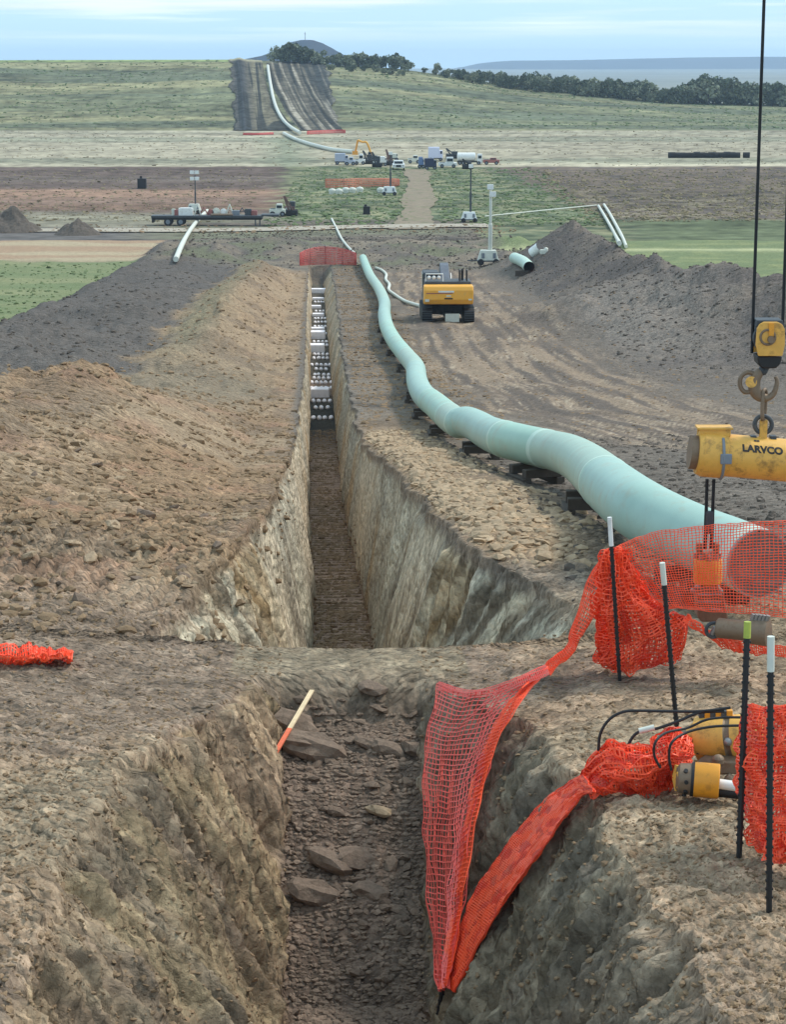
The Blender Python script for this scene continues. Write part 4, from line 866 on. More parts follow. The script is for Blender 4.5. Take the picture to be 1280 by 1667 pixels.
# ------------------------------------------------------------------ posts
def post(base, top, r, capm, caplen, label, group='black posts holding the mesh'):
    e = empty('fence_post', base, 0, label, 'fence post', group); b = top - base; d_ = b.normalized(); L_ = b.length
    s = S(); s.cyl(-d_ * .25, d_ * (L_ - caplen), r, n=8)
    w_ = d_.cross(Vector((0, 1, 0))).normalized(); k = 0.12
    s.build('post_shaft', M['black'], e, True)
    st = S()
    while k < L_ - caplen: st.beam(d_ * k - w_ * r * 1.25, d_ * k + w_ * r * 1.25, r * 1.1, .012); k += .055
    tag(st.build('studs', M['black'], e), kind='stuff')
    S().cyl(d_ * (L_ - caplen), d_ * L_, r * 1.22, n=10).build('painted_tip', capm, e, True)
    return e
b1 = hit(1010, 1112); post(b1, P(993, 842, b1.y - .02), .018, M['white'], .28, 'black post with long white tip, wrapped in bunched orange mesh left of the pipe')
b2 = hit(1104, 1200); post(b2, P(1079, 916, b2.y - .1), .019, M['cream'], .19, 'leaning black post with a short white tip in front of the stretched mesh')
b3 = hit(1204, 1400); post(b3, P(1218, 1012, b3.y + .1), .020, M['lime'], .11, 'black post with yellow-green tip, just left of the mesh curtain')
b4 = hit(1253, 1490); post(b4, P(1256, 1036, b4.y), .019, M['cream'], .22, 'nearest black post with white tip, in front of the mesh curtain')
yb5 = hitY(708, 1685) - .03; b5 = P(706, 1694, yb5); post(b5, P(723, 1596, yb5 + .02), .016, M['black'], .03, 'thin black stake at the trench foot where the orange mesh is tied')

# ------------------------------------------------------------------ survey lath under the rocks
la = hit(508, 1124, .06); lb = hit(448, 1226, .05); e = empty('marker_lath', (la + lb) / 2, 0, 'wooden survey lath lying across the trench end with an orange painted tip', 'survey lath')
d_ = lb - la
S().beam(-d_ * .5, d_ * .12, .045, .016).build('bare_lath', M['lath'], e); S().beam(d_ * .12, d_ * .5, .045, .016).build('painted_lath', M['lathpaint'], e)
big_me = []
for k in range(8):
    tmp = bpy.data.meshes.new('t'); import bmesh; bm_ = bmesh.new(); bmesh.ops.create_icosphere(bm_, subdivisions=2, radius=.5)
    ox = float(RG.uniform(0, 50))
    for v in bm_.verts:
        n_ = v.co.normalized(); d1 = float(pn(np.array([n_.x * 1.6 + ox]), np.array([n_.y * 1.6 + n_.z * 1.3]), k)[0]); d2 = float(pn(np.array([n_.x * 4 + ox]), np.array([n_.y * 4 - n_.z * 3.7]), k + 9)[0])
        c_ = v.co * (1 + .38 * d1 + .16 * d2); c_.z = max(min(c_.z, .34 + .1 * d2), -.4); v.co = Vector((c_.x * 1.4, c_.y * (.75 + .08 * (k % 4)), c_.z * .62))
    me = bpy.data.meshes.new('stone'); bm_.to_mesh(me); bm_.free(); me.materials.append(M['stone'] if k < 6 else M['palestone']); big_me.append(me)
stone_me = big_me
for (px, py, s_, mm) in ((482, 1180, .42, 0), (512, 1215, .46, 1), (490, 1212, .34, 2), (604, 1120, .22, 3), (630, 1218, .26, 4), (680, 1222, .25, 5), (600, 1210, .2, 1), (536, 1400, .36, 0), (575, 1395, .30, 2), (515, 1452, .34, 1), (600, 1450, .26, 3), (618, 1320, .18, 6), (545, 1320, .14, 4)):
    p = hit(px, py, .04); o = link('stone', stone_me[mm], ground, p); o.scale = (s_, s_, s_); o.rotation_euler = (RG.normal(0, .25), .2, -.35 + RG.normal(0, .3))

# ------------------------------------------------------------------ crane block, hook and spreader bar
YB = 20.3
def pb(px, py, dY=0.0): return P(px, py, YB + dY)
bc = pb(1251, 551); e = empty('hook_block', bc, 0, 'yellow crane hook block with black cheeks hanging on two wire ropes', 'hook block')
def L(px, py, dY=0.0): return pb(px, py, dY) - e.location
prof_pts = []
def plate(s, pxs_, dy0, dy1, org):
    """flat plate whose outline is given in the photograph's pixels at the block's depth"""
    a = [pb(x, y) - org for x, y in pxs_]; n = len(a)
    v = [(p.x, p.y + dy0, p.z) for p in a] + [(p.x, p.y + dy1, p.z) for p in a]
    return s.add(v, [tuple(range(n)), tuple(range(n, 2 * n))[::-1]] + [(i, n + i, n + (i + 1) % n, (i + 1) % n) for i in range(n)])
cheek = [(1229, 532), (1233, 525), (1240, 521), (1262, 521), (1270, 525), (1274, 533), (1274, 558), (1270, 576), (1231, 576), (1227, 558)]
plate(S(), cheek, -.16, -.125, bc).build('cheek_plate', M['yellow'], e, bevel=.006); plate(S(), cheek, .125, .16, bc).build('cheek_plate', M['yellow'], e, bevel=.006)
S().cyl(L(1251, 549) + Vector((0, -.09, 0)), L(1251, 549) + Vector((0, .09, 0)), .15, n=28).build('sheave', M['darkgrey'], e, True)
S().cyl(L(1251, 549) + Vector((0, -.20, 0)), L(1251, 549) + Vector((0, .20, 0)), .034, n=14).build('sheave_pin', M['oldsteel'], e, True)
S().tube([L(1251 + 12 * math.cos(a), 549 + 12 * math.sin(a), -.163) for a in [i * math.pi / 9 for i in range(18)]], .012, 8, closed=True).build('bearing_cover', M['oldsteel'], e, True)
plate(S(), [(1228, 530), (1274, 530), (1272, 519), (1230, 519)], -.12, .12, bc).build('top_guard', M['darkgrey'], e, bevel=.008)
plate(S(), [(1230, 577), (1271, 577), (1268, 590), (1260, 597), (1238, 597), (1232, 590)], -.13, .13, bc).build('trunnion', M['black'], e, bevel=.015)
plate(S(), [(1248, 523), (1256, 523), (1256, 543), (1248, 543)], -.175, -.162, bc).build('rib', M['amber'], e)
S().ball(L(1243, 603), .05).cyl(L(1248, 596), L(1243, 604), .04).build('swivel', M['darkgrey'], e, True)
hk = [L(*q) for q in ((1244, 602), (1236, 608), (1230, 618), (1229, 630), (1233, 641), (1242, 647), (1252, 647), (1260, 641), (1264, 632), (1266, 620), (1263, 613))]
S().tube(spline(hk, 6), [(.034 + .026 * math.sin(min(1, i / 36) * math.pi)) if i < 36 else .034 - .018 * (i - 36) / 24 for i in range(61)], 12).build('hook', M['oldsteel'], e, True)
S().tube(spline([L(*q) for q in ((1232, 610), (1218, 606), (1207, 614), (1206, 628), (1213, 638), (1224, 637))], 6), .022, 10).build('latch_loop', M['oldsteel'], e, True)
S().tube([L(1224, 622, -.05), L(1224, 622, .05)], .055, 14).build('latch_pivot', M['yellow'], e, True)
# wire ropes
for (a, b, dy, lb_) in (((1225, 575), 1245.5, 0, 'left black wire rope holding the hook block'), ((1274.5, 545), 1292, 0, 'right black wire rope holding the hook block, close to the frame edge')):
    p0 = pb(*a); top = Vector((p0.x, p0.y, ZC + 3.0))
    tag(S().cyl(p0, top, .0155, n=8).build('wire_rope', M['wire'], None, True), lb_, 'wire rope', 'ropes of the hook block')
e2c = pb(1243, 665); e2 = empty('shackle', e2c, 0, 'rusty long link and dark ring joining the hook to the yellow beam', 'shackle')
def L2(px, py, dY=0.0): return pb(px, py, dY) - e2c
S().tube(spline([L2(1243, 638, -.04), L2(1246, 634), L2(1248, 640, .04), L2(1247, 660, .04), L2(1245, 680, .04), L2(1243, 683), L2(1242, 680, -.04), L2(1242, 660, -.04)], 4)[:-1], .019, 10, closed=True).build('long_link', M['oldsteel'], e2, True)
S().tube([L2(1243.5 + 14 * math.cos(a), 691 + 14 * math.sin(a)) for a in [i * math.pi / 12 for i in range(24)]], .022, 10, closed=True).build('ring', M['darkgrey'], e2, True)
# spreader bar
bl = pb(1140, 737); br_ = pb(1400, 760); RB = .205
e3 = empty('spreader_bar', bl, 0, 'yellow tubular lifting beam with black lettering hanging beside the pipe mouth', 'lifting beam')
ax = (br_ - bl).normalized()
S().cyl(Vector((0, 0, 0)) + ax * .02, br_ - bl, RB, n=40).build('beam_tube', M['yellow'], e3, True)
S().tube([ax * -.03, ax * .02, ax * .021, ax * .24, ax * .241], [RB + .0, RB + .018, RB + .022, RB + .022, RB], 40).build('end_collar', M['yellow'], e3, True)
S().tube([ax * -.10, ax * -.03], [RB * .80, RB * .80], 32).build('end_cap', M['oldsteel'], e3, True)
for s_ in (-1, 1): S().box(ax * .13 + Vector((0, s_ * .07, RB + .02)), (.30, .025, .09)).build('cap_lug', M['yellow'], e3, bevel=.006)
S().box(ax * .13 + Vector((0, 0, RB + .055)), (.34, .20, .02)).build('top_plate', M['yellow'], e3, bevel=.005)
# pad eye under the ring
pe = pb(1243, 712) - bl
S().box(pe + Vector((0, 0, .02)), (.075, .05, .30)).build('pad_eye', M['yellow'], e3, bevel=.008)
for s_ in (-1, 1): S().box(pe + Vector((s_ * .095, 0, -.03)), (.06, .09, .10)).build('ear_plate', M['darkgrey'], e3, bevel=.006)
S().tube([ax * .20 + Vector((0, 0, 0)) + (Vector((0, math.cos(a), math.sin(a))) * (RB + .028)) for a in [math.pi + i * math.pi / 14 for i in range(-4, 16)]], .014, 8).build('band_clip', M['grey'], e3, True)
S().box(ax * .22 + Vector((0, -(RB + .028), 0)), (.11, .02, .10)).build('shackle_plate', M['grey'], e3, bevel=.01)
def wrapped_text(txt, size, x0, ang, parent, name):
    cu = bpy.data.curves.new('t', 'FONT'); cu.body = txt; cu.size = size; cu.extrude = 0; cu.offset = size * .05
    to = bpy.data.objects.new('t', cu); C.objects.link(to); bpy.context.view_layer.update()
    me = bpy.data.meshes.new_from_object(to.evaluated_get(bpy.context.evaluated_depsgraph_get())); bpy.data.objects.remove(to)
    rr = RB + .004
    for v in me.vertices:
        a = ang + v.co.y / rr; p = ax * (x0 + v.co.x) + Vector((0, -math.cos(a) * rr, math.sin(a) * rr)); v.co = p
    me.materials.clear(); me.materials.append(M['letter']); return link(name, me, parent)
wrapped_text('LARVCO', .10, .38, .42, e3, 'lettering'); wrapped_text('■■', .03, .50, 1.0, e3, 'lettering')
# slings down to the vacuum clamp
cc = pb(1153, 900)
for (a, b) in ((1152, 1149), (1163, 1159)):
    p0 = pb(a, 780); p1 = pb(b, 893)
    tag(S().tube([p0 + (p1 - p0) * t for t in (0, .3, .6, 1)], [.016, .016, .019, .019], 8).build('sling', M['wire'], None, True), ('left' if a == 1152 else 'right') + ' black sling of the pair running from the yellow beam to the orange drum', 'sling', 'slings under the lifting beam')
tag(S().box((pb(1155, 865) + pb(1156, 835)) / 2, (.075, .06, .22)).build('sling_sleeve', M['darkgrey'], None, bevel=.008), 'dark sleeve binding the two slings above the orange drum', 'sleeve')
e4c = pb(1153, 1003); e4 = empty('line_clamp', e4c, 0, 'amber drum over a grey bolted clamp hanging on slings before the pipe mouth', 'pipe clamp')
def L4(px, py, dY=0.0): return pb(px, py, dY) - e4c
S().tube([L4(1153, 949), L4(1153, 947), L4(1153, 912), L4(1153, 909)], [.125, .14, .14, .125], 32).build('drum', M['amber'], e4, True)
S().tube([L4(1153, 908), L4(1153, 898)], [.10, .085], 24).build('neck', M['oldsteel'], e4, True)
for k in range(8):
    a = k * math.pi / 4; S().cyl(L4(1153, 909) + Vector((.115 * math.cos(a), .115 * math.sin(a), 0)), L4(1153, 900) + Vector((.115 * math.cos(a), .115 * math.sin(a), 0)), .018, n=8).build('bolt', M['steel'], e4)
for s_ in (-1, 1): S().box(L4(1153 + s_ * 14, 893), (.05, .10, .12)).build('clevis', M['oldsteel'], e4, bevel=.01)
plate(S(), [(1133, 957), (1142, 949), (1166, 949), (1176, 958), (1184, 1002), (1176, 1008), (1140, 1008), (1134, 1000)], -.12, .14, e4c).build('clamp_body', M['oldsteel'], e4, bevel=.02)
for i, yy in enumerate((968, 980, 992)): S().cyl(L4(1136, yy, -.13), L4(1176, yy, -.13), .012, n=8).build('clamp_ridge', M['steel'], e4, True)
for (a, b) in ((1137, 956), (1129, 962), (1173, 962)): S().ball(L4(a, b, -.10), .03).build('bolt', M['steel'], e4, True)
# grey manifold tube behind post 3
p0 = P(1168, 1022, 19.6); p1 = P(1252, 1030, 19.4); e5 = empty('hydraulic_cylinder', p0, 0, 'grey steel cylinder with a ribbed end lying below the mesh under the pipe mouth', 'cylinder'); dd = p1 - p0
S().tube([dd * 0, dd * .02, dd * .60, dd * .62], [.08, .095, .095, .08], 24).build('barrel', M['oldsteel'], e5, True)
S().tube([dd * .62, dd * .66, dd * 1.0, dd * 1.02], [.07, .12, .13, .10], 24).build('end_fitting', M['oldsteel'], e5, True)
S().tube([dd * -.07 + Vector((.07 * math.cos(a), -.02, .07 * math.sin(a) - .02)) for a in [i * math.pi / 8 for i in range(16)]], .018, 8, closed=True).build('end_ring', M['darkgrey'], e5, True)
S().cyl(dd * -.02, dd * -.12 + Vector((0, 0, -.10)), .03, n=10).build('nozzle', M['steel'], e5, True)
for k in range(5): S().cyl(dd * (.66 + k * .07) + Vector((0, -.02, .10)), dd * (.70 + k * .07) + Vector((0, -.02, .17)), .022, n=8).build('bolt', M['steel'], e5)

# ------------------------------------------------------------------ internal clamps lying on the bank, with hoses
g1 = P(1122, 1204, 15.7); g1b = P(1250, 1196, 15.5); e6 = empty('pipe_plug', (g1.x, g1.y, G(g1.x, g1.y)), 0, 'larger yellow drum tool with two bands lying behind the orange mesh heap', 'pipe tool'); o6 = e6.location
d6 = (g1b - g1); RR = .172
S().tube([g1 - o6, g1 - o6 + d6 * .10, g1 - o6 + d6 * .12, g1 - o6 + d6 * .5], [RR * .55, RR * .82, RR, RR], 36).build('drum', M['yellow'], e6, True)
S().tube([g1 - o6 + d6 * .5, g1 - o6 + d6 * .52, g1 - o6 + d6 * .56, g1 - o6 + d6 * .58], [RR, RR * .93, RR * .93, RR * .99], 36).build('waist', M['oldsteel'], e6, True)
S().tube([g1 - o6 + d6 * .58, g1 - o6 + d6 * .9, g1 - o6 + d6 * 1.0], [RR * .98, RR * .98, RR * .7], 36).build('rear_drum', M['yellow'], e6, True)
S().tube([g1 - o6 - d6 * .05, g1 - o6 + d6 * .06], [RR * .45, RR * .62], 24).build('nose', M['oldsteel'], e6, True)
for k in range(6): S().box(g1 - o6 + d6 * (.16 + k * .07) + Vector((0, 0, RR + .02)), (.045, .06, .05)).build('valve_block', M['amber'] if k % 2 else M['darkgrey'], e6, bevel=.006)
S().box(g1 - o6 + d6 * .10 + Vector((.02, -.155, -.05)), (.08, .02, .035)).build('slot', M['letter'], e6)
S().ball(g1 - o6 + d6 * .46 + Vector((0, -RR, 0.02)), .035).build('lug', M['steel'], e6, True)
g2 = P(1100, 1266, 15.0); g2b = P(1172, 1272, 14.95); e7 = empty('pipe_plug', (g2.x, g2.y, G(g2.x, g2.y)), .0, 'smaller amber drum tool with a carved grey face lying in front on the bank', 'pipe tool'); o7 = e7.location; d7 = g2b - g2; r7 = .128
S().tube([g2 - o7 + d7 * .42, g2 - o7 + d7 * .44, g2 - o7 + d7 * .98, g2 - o7 + d7], [r7 * .96, r7, r7, r7 * .95], 36).build('drum', M['amber'], e7, True)
S().tube([g2 - o7 + d7 * .02, g2 - o7 + d7 * .10, g2 - o7 + d7 * .42], [r7 * .62, r7 * .86, r7 * .92], 36).build('face_housing', M['oldsteel'], e7, True)
S().tube([g2 - o7 + d7 * .36, g2 - o7 + d7 * .43], [r7 * .97, r7 * .99], 36).build('seal_ring', M['black'], e7, True)
for k in range(6):
    a = k * math.pi / 3 + .4; S().beam(g2 - o7 + d7 * .0, g2 - o7 + d7 * .06 + Vector((0, math.cos(a), math.sin(a))) * r7 * .72, .03, .035).build('spoke', M['yellow'], e7)
for k in range(5):
    a = math.pi * (.75 + k * .22); S().cyl(g2 - o7 + d7 * .2 + Vector((0, math.cos(a), math.sin(a))) * r7 * .88, g2 - o7 + d7 * .2 + Vector((0, math.cos(a), math.sin(a))) * r7 * 1.03, .016, n=8).build('bolt', M['black'], e7)
S().cyl(g2 - o7 + d7 * 1.0 + Vector((0, 0, -.02)), g2 - o7 + d7 * 1.5 + Vector((0, 0, -.03)), .038, n=16).build('push_rod', M['white'], e7, True)
S().cyl(g2 - o7 + d7 * 1.0 + Vector((0, .02, -.08)), g2 - o7 + d7 * 1.6 + Vector((0, .02, -.085)), .045, n=16).build('lower_rod', M['black'], e7, True)
g3 = P(1143, 1243, 15.5); tag(S().tube([g3, g3 + Vector((.02, -.02, .0)), g3 + Vector((.12, -.08, .0)), g3 + Vector((.14, -.09, 0))], [.05, .072, .072, .05], 24).build('end_cap', M['oldsteel'], None, True), 'rounded grey steel cap between the two yellow drum tools', 'steel cap')
g4 = P(1180, 1245, 15.4); tag(S().box(g4, (.20, .16, .10)).cyl(g4 + Vector((.0, -.09, -.06)), g4 + Vector((.1, -.12, -.14)), .04).ball(g4 + Vector((-.06, -.08, .06)), .05).build('coupling', M['oldsteel'], None, bevel=.012), 'weathered steel coupling beside the larger yellow drum', 'coupling')
def hose(pxl, r, label, m=M['black']):
    return tag(S().tube(spline([P(*q) for q in pxl], 8), r, 8).build('hose', m, None, True), label, 'hose', 'black hoses at the yellow tools')
hose([(975, 1222, 15.5), (978, 1195, 15.5), (992, 1172, 15.5), (1015, 1159, 15.5), (1045, 1157, 15.5), (1090, 1158, 15.5), (1140, 1158, 15.4), (1190, 1152, 15.4)], .0115, 'long black hose arching highest over the orange mesh heap')
hose([(1020, 1230, 15.4), (1026, 1208, 15.4), (1040, 1192, 15.4), (1070, 1186, 15.4), (1105, 1174, 15.4), (1140, 1160, 15.4), (1180, 1158, 15.4)], .012, 'black hose with a pale grey coupling sleeve')
hose([(1076, 1250, 15.0), (1066, 1230, 15.0), (1068, 1208, 15.0), (1085, 1193, 15.1), (1120, 1185, 15.2), (1150, 1172, 15.2), (1180, 1168, 15.2), (1215, 1168, 15.1)], .010, 'black hose looping down to the left of the small drum face')
hose([(1094, 1254, 15.0), (1090, 1232, 15.0), (1095, 1208, 15.0), (1120, 1192, 15.1), (1160, 1183, 15.1), (1215, 1181, 15.0)], .010, 'black hose running low across the larger drum into the small drum')
p0, p1 = P(1041, 1190, 15.38), P(1066, 1184, 15.38); tag(S().cyl(p0, p1, .022, n=14).build('hose_coupling', M['cream'], None, True), 'pale grey sleeve on the middle black hose', 'hose coupling')

# ------------------------------------------------------------------ white foam pads and sandbags in the trench
def floor_pt(px, py, up=0.0):
    a = P(px, py, 1.0); return hit(px, py, up, 60)
foam = [(505, 533, 474, .42), (508, 528, 485, .2), (505, 523, 499, .25), (508, 528, 512, .25), (504, 529, 537, .3), (505, 530, 548, .5), (503, 529, 570, .5), (505, 537, 643, .45)]
for k, (xa, xb, py, hh) in enumerate(foam):
    p = floor_pt((xa + xb) / 2, py + 3); wd = (xb - xa) * p.y / F
    e = tag(S().box((0, 0, hh / 2), (wd, .5 + hh, hh), taper=.94).build('foam_block', M['bag'], None, bevel=.04, loc=p), ['white foam block at the far end of the trench floor, widest of the far ones', 'thin white foam pad just before the farthest foam block', 'white foam pad third from the far trench end', 'white foam pad in the far half of the row', 'white foam pad beside the bags at mid row', 'thick rounded white foam block at mid row', 'thick white foam block just before the bag rows', 'solid white foam block nearest the camera in the trench'][k], 'foam block', 'white foam blocks in the trench')
bag_me = S().ball((0, 0, 0), .5, 10, (1, 1, 1)).mesh('sandbag', M['bag'], True)
rowsb = [(491, 4), (506, 3), (518, 4), (524, 4), (531, 4), (543, 4), (556, 4), (562, 4), (577, 4), (583, 4), (594, 5), (601, 3), (610, 4), (616, 4), (623, 5), (632, 5), (653, 4), (664, 3), (681, 4)]
for (py, n_) in rowsb:
    p = floor_pt(520 + (py - 470) * .02, py + 2); gap = .26 if n_ >= 4 else .3
    for k in range(n_):
        xx = p.x + (k - (n_ - 1) / 2) * gap + RG.normal(0, .015)
        o = link('sandbag', bag_me, None, (xx, p.y + RG.normal(0, .05), p.z + .07)); o.scale = (.22, .5, .20 + .05 * RG.uniform()); o.rotation_euler = (0, 0, RG.normal(0, .1))
        tag(o, 'small white sandbag in one of the rows across the far trench floor', 'sandbag', 'white sandbags in rows on the trench floor')

# ------------------------------------------------------------------ far red and orange mesh barriers
def barrier(name, pxl, hpx, finder, label, m=M['netred'], cell=.25, r=.03, group=None):
    base = [finder(a, b) for a, b in pxl]; e = empty(name, base[0], 0, label, 'mesh barrier', group)
    top = [Vector((p.x, p.y - .0, p.z + h * p.y / F)) for p, h in zip(base, hpx)]
    Ltot = sum((base[i + 1] - base[i]).length for i in range(len(base) - 1)); hh = (top[0] - base[0]).length
    me_ = netmesh('mesh_panel', [base, [(a + b) / 2 + Vector((0, -.1, 0)) for a, b in zip(base, top)], top], int(Ltot / cell), max(3, int(hh / cell)), r, m, .05, 5)
    attach(me_, e)
    for p, t_ in zip(base, top):
        attach(S().cyl(p, t_ + Vector((0, 0, .15)), .03, n=6).mesh('barrier_post', M['darkgrey']), e, 'barrier_post')
    return e
def gpt(px, py): return hit(px, py, 0, 60, False)
barrier('mesh_barrier', [(488, 432), (505, 431), (530, 430), (558, 431), (580, 432)], [20, 26, 28, 26, 20], gpt, 'dull red mesh barrier closing the far end of the trench', cell=.13, r=.034)
barrier('mesh_barrier', [(530, 306), (560, 306), (590, 305), (625, 304), (650, 303)], [14, 14, 14, 13, 11], fieldpt, 'long orange mesh barrier on the green verge below the parked machines', mat('orange_barrier', lin((214, 112, 84)), .6), cell=.28, r=.07)
barrier('mesh_barrier', [(500, 219), (520, 218), (545, 217), (562, 217)], [5, 5, 5, 5], fieldpt, 'thin red mesh line at the foot of the stripped hillside, right part', cell=.5, r=.12)
barrier('mesh_barrier', [(396, 220), (420, 220), (445, 219)], [3, 3, 3], fieldpt, 'thin red mesh line at the foot of the stripped hillside, left part', cell=.5, r=.12)
# ------------------------------------------------------------------ excavator on the running track
def rings(s, c, ax_, r, n, rr): return s
def excavator(pos, rz, body, label):
    e = empty('excavator', pos, rz, label, 'excavator')
    for sx in (-1, 1):
        pr = []; Lh, hh = 2.15, .46
        for i in range(9): a = -math.pi / 2 + i * math.pi / 8; pr.append((Lh + hh * math.cos(a), hh + hh * math.sin(a)))
        for i in range(9): a = math.pi / 2 + i * math.pi / 8; pr.append((-Lh + hh * math.cos(a), hh + hh * math.sin(a)))
        tk = S().prism(pr, sx * 1.28 - .3, sx * 1.28 + .3).build('track', M['black'], e)
        gs = S()
        for k in range(22): gs.box((sx * 1.28, -2.1 + k * .2, .93), (.62, .05, .05))
        for k in range(5): gs.box((sx * 1.28, -2.62, .2 + k * .14), (.62, .06, .04))
        tag(gs.build('grousers', M['darkgrey'], tk), kind='stuff')
        S().box((sx * 1.28, 0, .48), (.50, 3.6, .5)).build('track_frame', M['darkgrey'], tk)
    S().box((0, 0, .62), (1.9, 1.6, .5)).box((0, -1.2, .45), (.5, 1.0, .25)).build('undercarriage', M['darkgrey'], e)
    S().cyl((0, 0, .85), (0, 0, 1.12), .75, n=20).build('slew_ring', M['darkgrey'], e, True)
    S().box((0, .1, 1.25), (2.9, 4.0, .3)).build('deck', M['darkgrey'], e)
    cw = [(-2.0, 1.12), (-2.75, 1.2), (-2.92, 1.5), (-2.92, 2.05), (-2.8, 2.3), (-2.0, 2.34)]
    S().prism(cw, -1.5, 1.5).build('counterweight', body, e, bevel=.08)
    S().box((0, -1.1, 1.95), (2.8, 1.9, 1.1)).build('engine_hood', M['darkgrey'], e, bevel=.06)
    S().box((-.95, 1.0, 2.0), (.98, 1.9, 1.7)).build('cab', M['darkgrey'], e, bevel=.06)
    S().box((-.95, .02, 2.3), (.8, .04, .8)).box((-.95, 1.97, 2.2), (.8, .04, 1.1)).build('window', M['glass'], e)
    S().box((-1.46, 1.0, 2.35), (.03, 1.5, .8)).build('window', M['glass'], e)
    S().box((1.0, .6, 1.8), (.9, 2.0, .8)).build('tank_housing', M['grey'], e, bevel=.04)
    S().cyl((.9, -1.2, 2.5), (.9, -1.2, 3.05), .08, n=10).cyl((.9, -1.2, 3.05), (.9, -1.35, 3.15), .08, n=10).build('exhaust', M['black'], e, True)
    for a in (1.15, .72): S().tube([(a, -1.9, 2.5), (a, -1.9, 3.15), (a, -1.2, 3.15), (a, -1.2, 2.5)], .035, 6).build('handrail', M['black'], e)
    S().tube([(-1.35, -1.9, 2.5), (-1.35, -1.9, 2.95), (-.3, -1.9, 2.95), (-.3, -1.9, 2.5)], .035, 6).build('handrail', M['white'], e)
    for a in (-1.15, -.85, -.55): S().ball((a, -1.85, 2.72), .12).build('work_lamp', M['white'], e)
    bm = [(.9, 1.6), (1.2, 2.1), (3.2, 3.0), (3.9, 3.1), (6.6, 2.0), (6.6, 1.6), (3.8, 2.4), (1.9, 1.7)]
    S().prism(bm, -.27, .27).build('boom', M['bluesteel'], e, bevel=.03)
    S().prism([(6.4, 2.5), (6.8, 2.3), (5.6, .7), (5.3, .8), (6.1, 1.9)], -.2, .2).build('dipper_arm', M['grey'], e, bevel=.03)
    S().prism([(5.2, 1.1), (5.9, .9), (6.2, .3), (5.8, .05), (5.1, .3)], -.6, .6).build('bucket', M['oldsteel'], e, bevel=.03)
    for sx in (-.36, .36): S().cyl((sx, .9, 1.5), (sx, 2.9, 2.5), .08, n=8).build('lift_ram', M['steel'], e, True)
    return e
pe_ = hit(727, 519, 0, 60, False); ex = excavator(pe_, .02, M['machorange'], 'orange-backed tracked excavator seen from behind on the churned running track')
for (x0, z0, w_, h_, m_) in ((-.15, 1.98, .95, .10, M['white']), (-.55, 1.88, 1.6, .05, M['red']), (0, 1.72, .28, .09, M['cream']), (0, 1.56, .5, .08, M['letter']), (-1.3, 1.45, .25, .16, M['cream']), (1.3, 1.5, .2, .1, M['cream'])):
    S().box((x0, -2.93, z0), (w_, .02, h_)).build('decal_plate', m_, ex)
S().box((.25, -2.45, .35), (.85, .05, .5)).build('mud_guard', M['cream'], ex)

# ------------------------------------------------------------------ light towers
def light_tower(pos, rz, h, mastm, label, heads=((.0, 0), (.25, -.9)), body=M['cream'], bl=2.2, r=.07):
    e = empty('light_tower', pos, rz, label, 'light tower', 'light towers on the site')
    S().box((0, 0, .95), (bl, 1.4, 1.0), taper=.72).build('generator_box', body, e, bevel=.05)
    S().box((0, 0, .42), (bl * 1.05, 1.5, .12)).build('chassis', M['darkgrey'], e)
    for s_ in (-1, 1): S().cyl((s_ * bl * .36, -.82, .32), (s_ * bl * .36, -.62, .32), .32, n=14).build('wheel', M['black'], e)
    for s_ in (-.25, .28): S().box((s_ * bl, -.69, .95), (.3, .04, .5)).build('vent', M['grey'], e)
    S().tube([(.2, 0, 1.3), (.2, 0, 1.3 + h * .45), (.2, 0, 1.3 + h * .46), (.2, 0, 1.3 + h)], [r * 1.5, r * 1.5, r, r], 8).build('mast', mastm, e)
    for (dx, dz) in heads:
        S().box((.2 + dx, -.2, 1.3 + h + dz), (.62, .25, .5)).build('floodlight', M['white'], e, bevel=.03)
    S().tube([(-bl / 2, 0, .42), (-bl / 2 - 1.0, 0, .42)], .05, 6).build('drawbar', M['darkgrey'], e)
    return e
p = hit(795, 431, 0, 60, False); hm = (431 - 300) / F * p.y
light_tower(p, 0, hm - 2.0, M['cream'], 'tall light tower with pale mast on a white trailer near the loose pipe bends', ((-.05, .35), (.2, -.35)), bl=2.1, r=.14)
p = fieldpt(764, 362); hm = (362 - 272) / F * p.y
light_tower(p, 0, hm - 1.4, M['darkgrey'], 'light tower with a dark mast on the verge right of the worn track', ((0, .1),), M['white'], 2.2, .10)
p = fieldpt(316, 348); hm = (348 - 285) / F * p.y
light_tower(p, 0, hm - 1.4, M['darkgrey'], 'light tower with twin white heads rising behind the flatbed trailer', ((-.4, .4), (.3, .4), (-.4, -.5), (.3, -.5)), M['cream'], 2.0, .08)
p = fieldpt(634, 318); hm = (318 - 250) / F * p.y
light_tower(p, 0, hm - 1.4, M['darkgrey'], 'small light tower with dark mast at the end of the long orange barrier', ((0, 0),), M['white'], 2.4, .10)

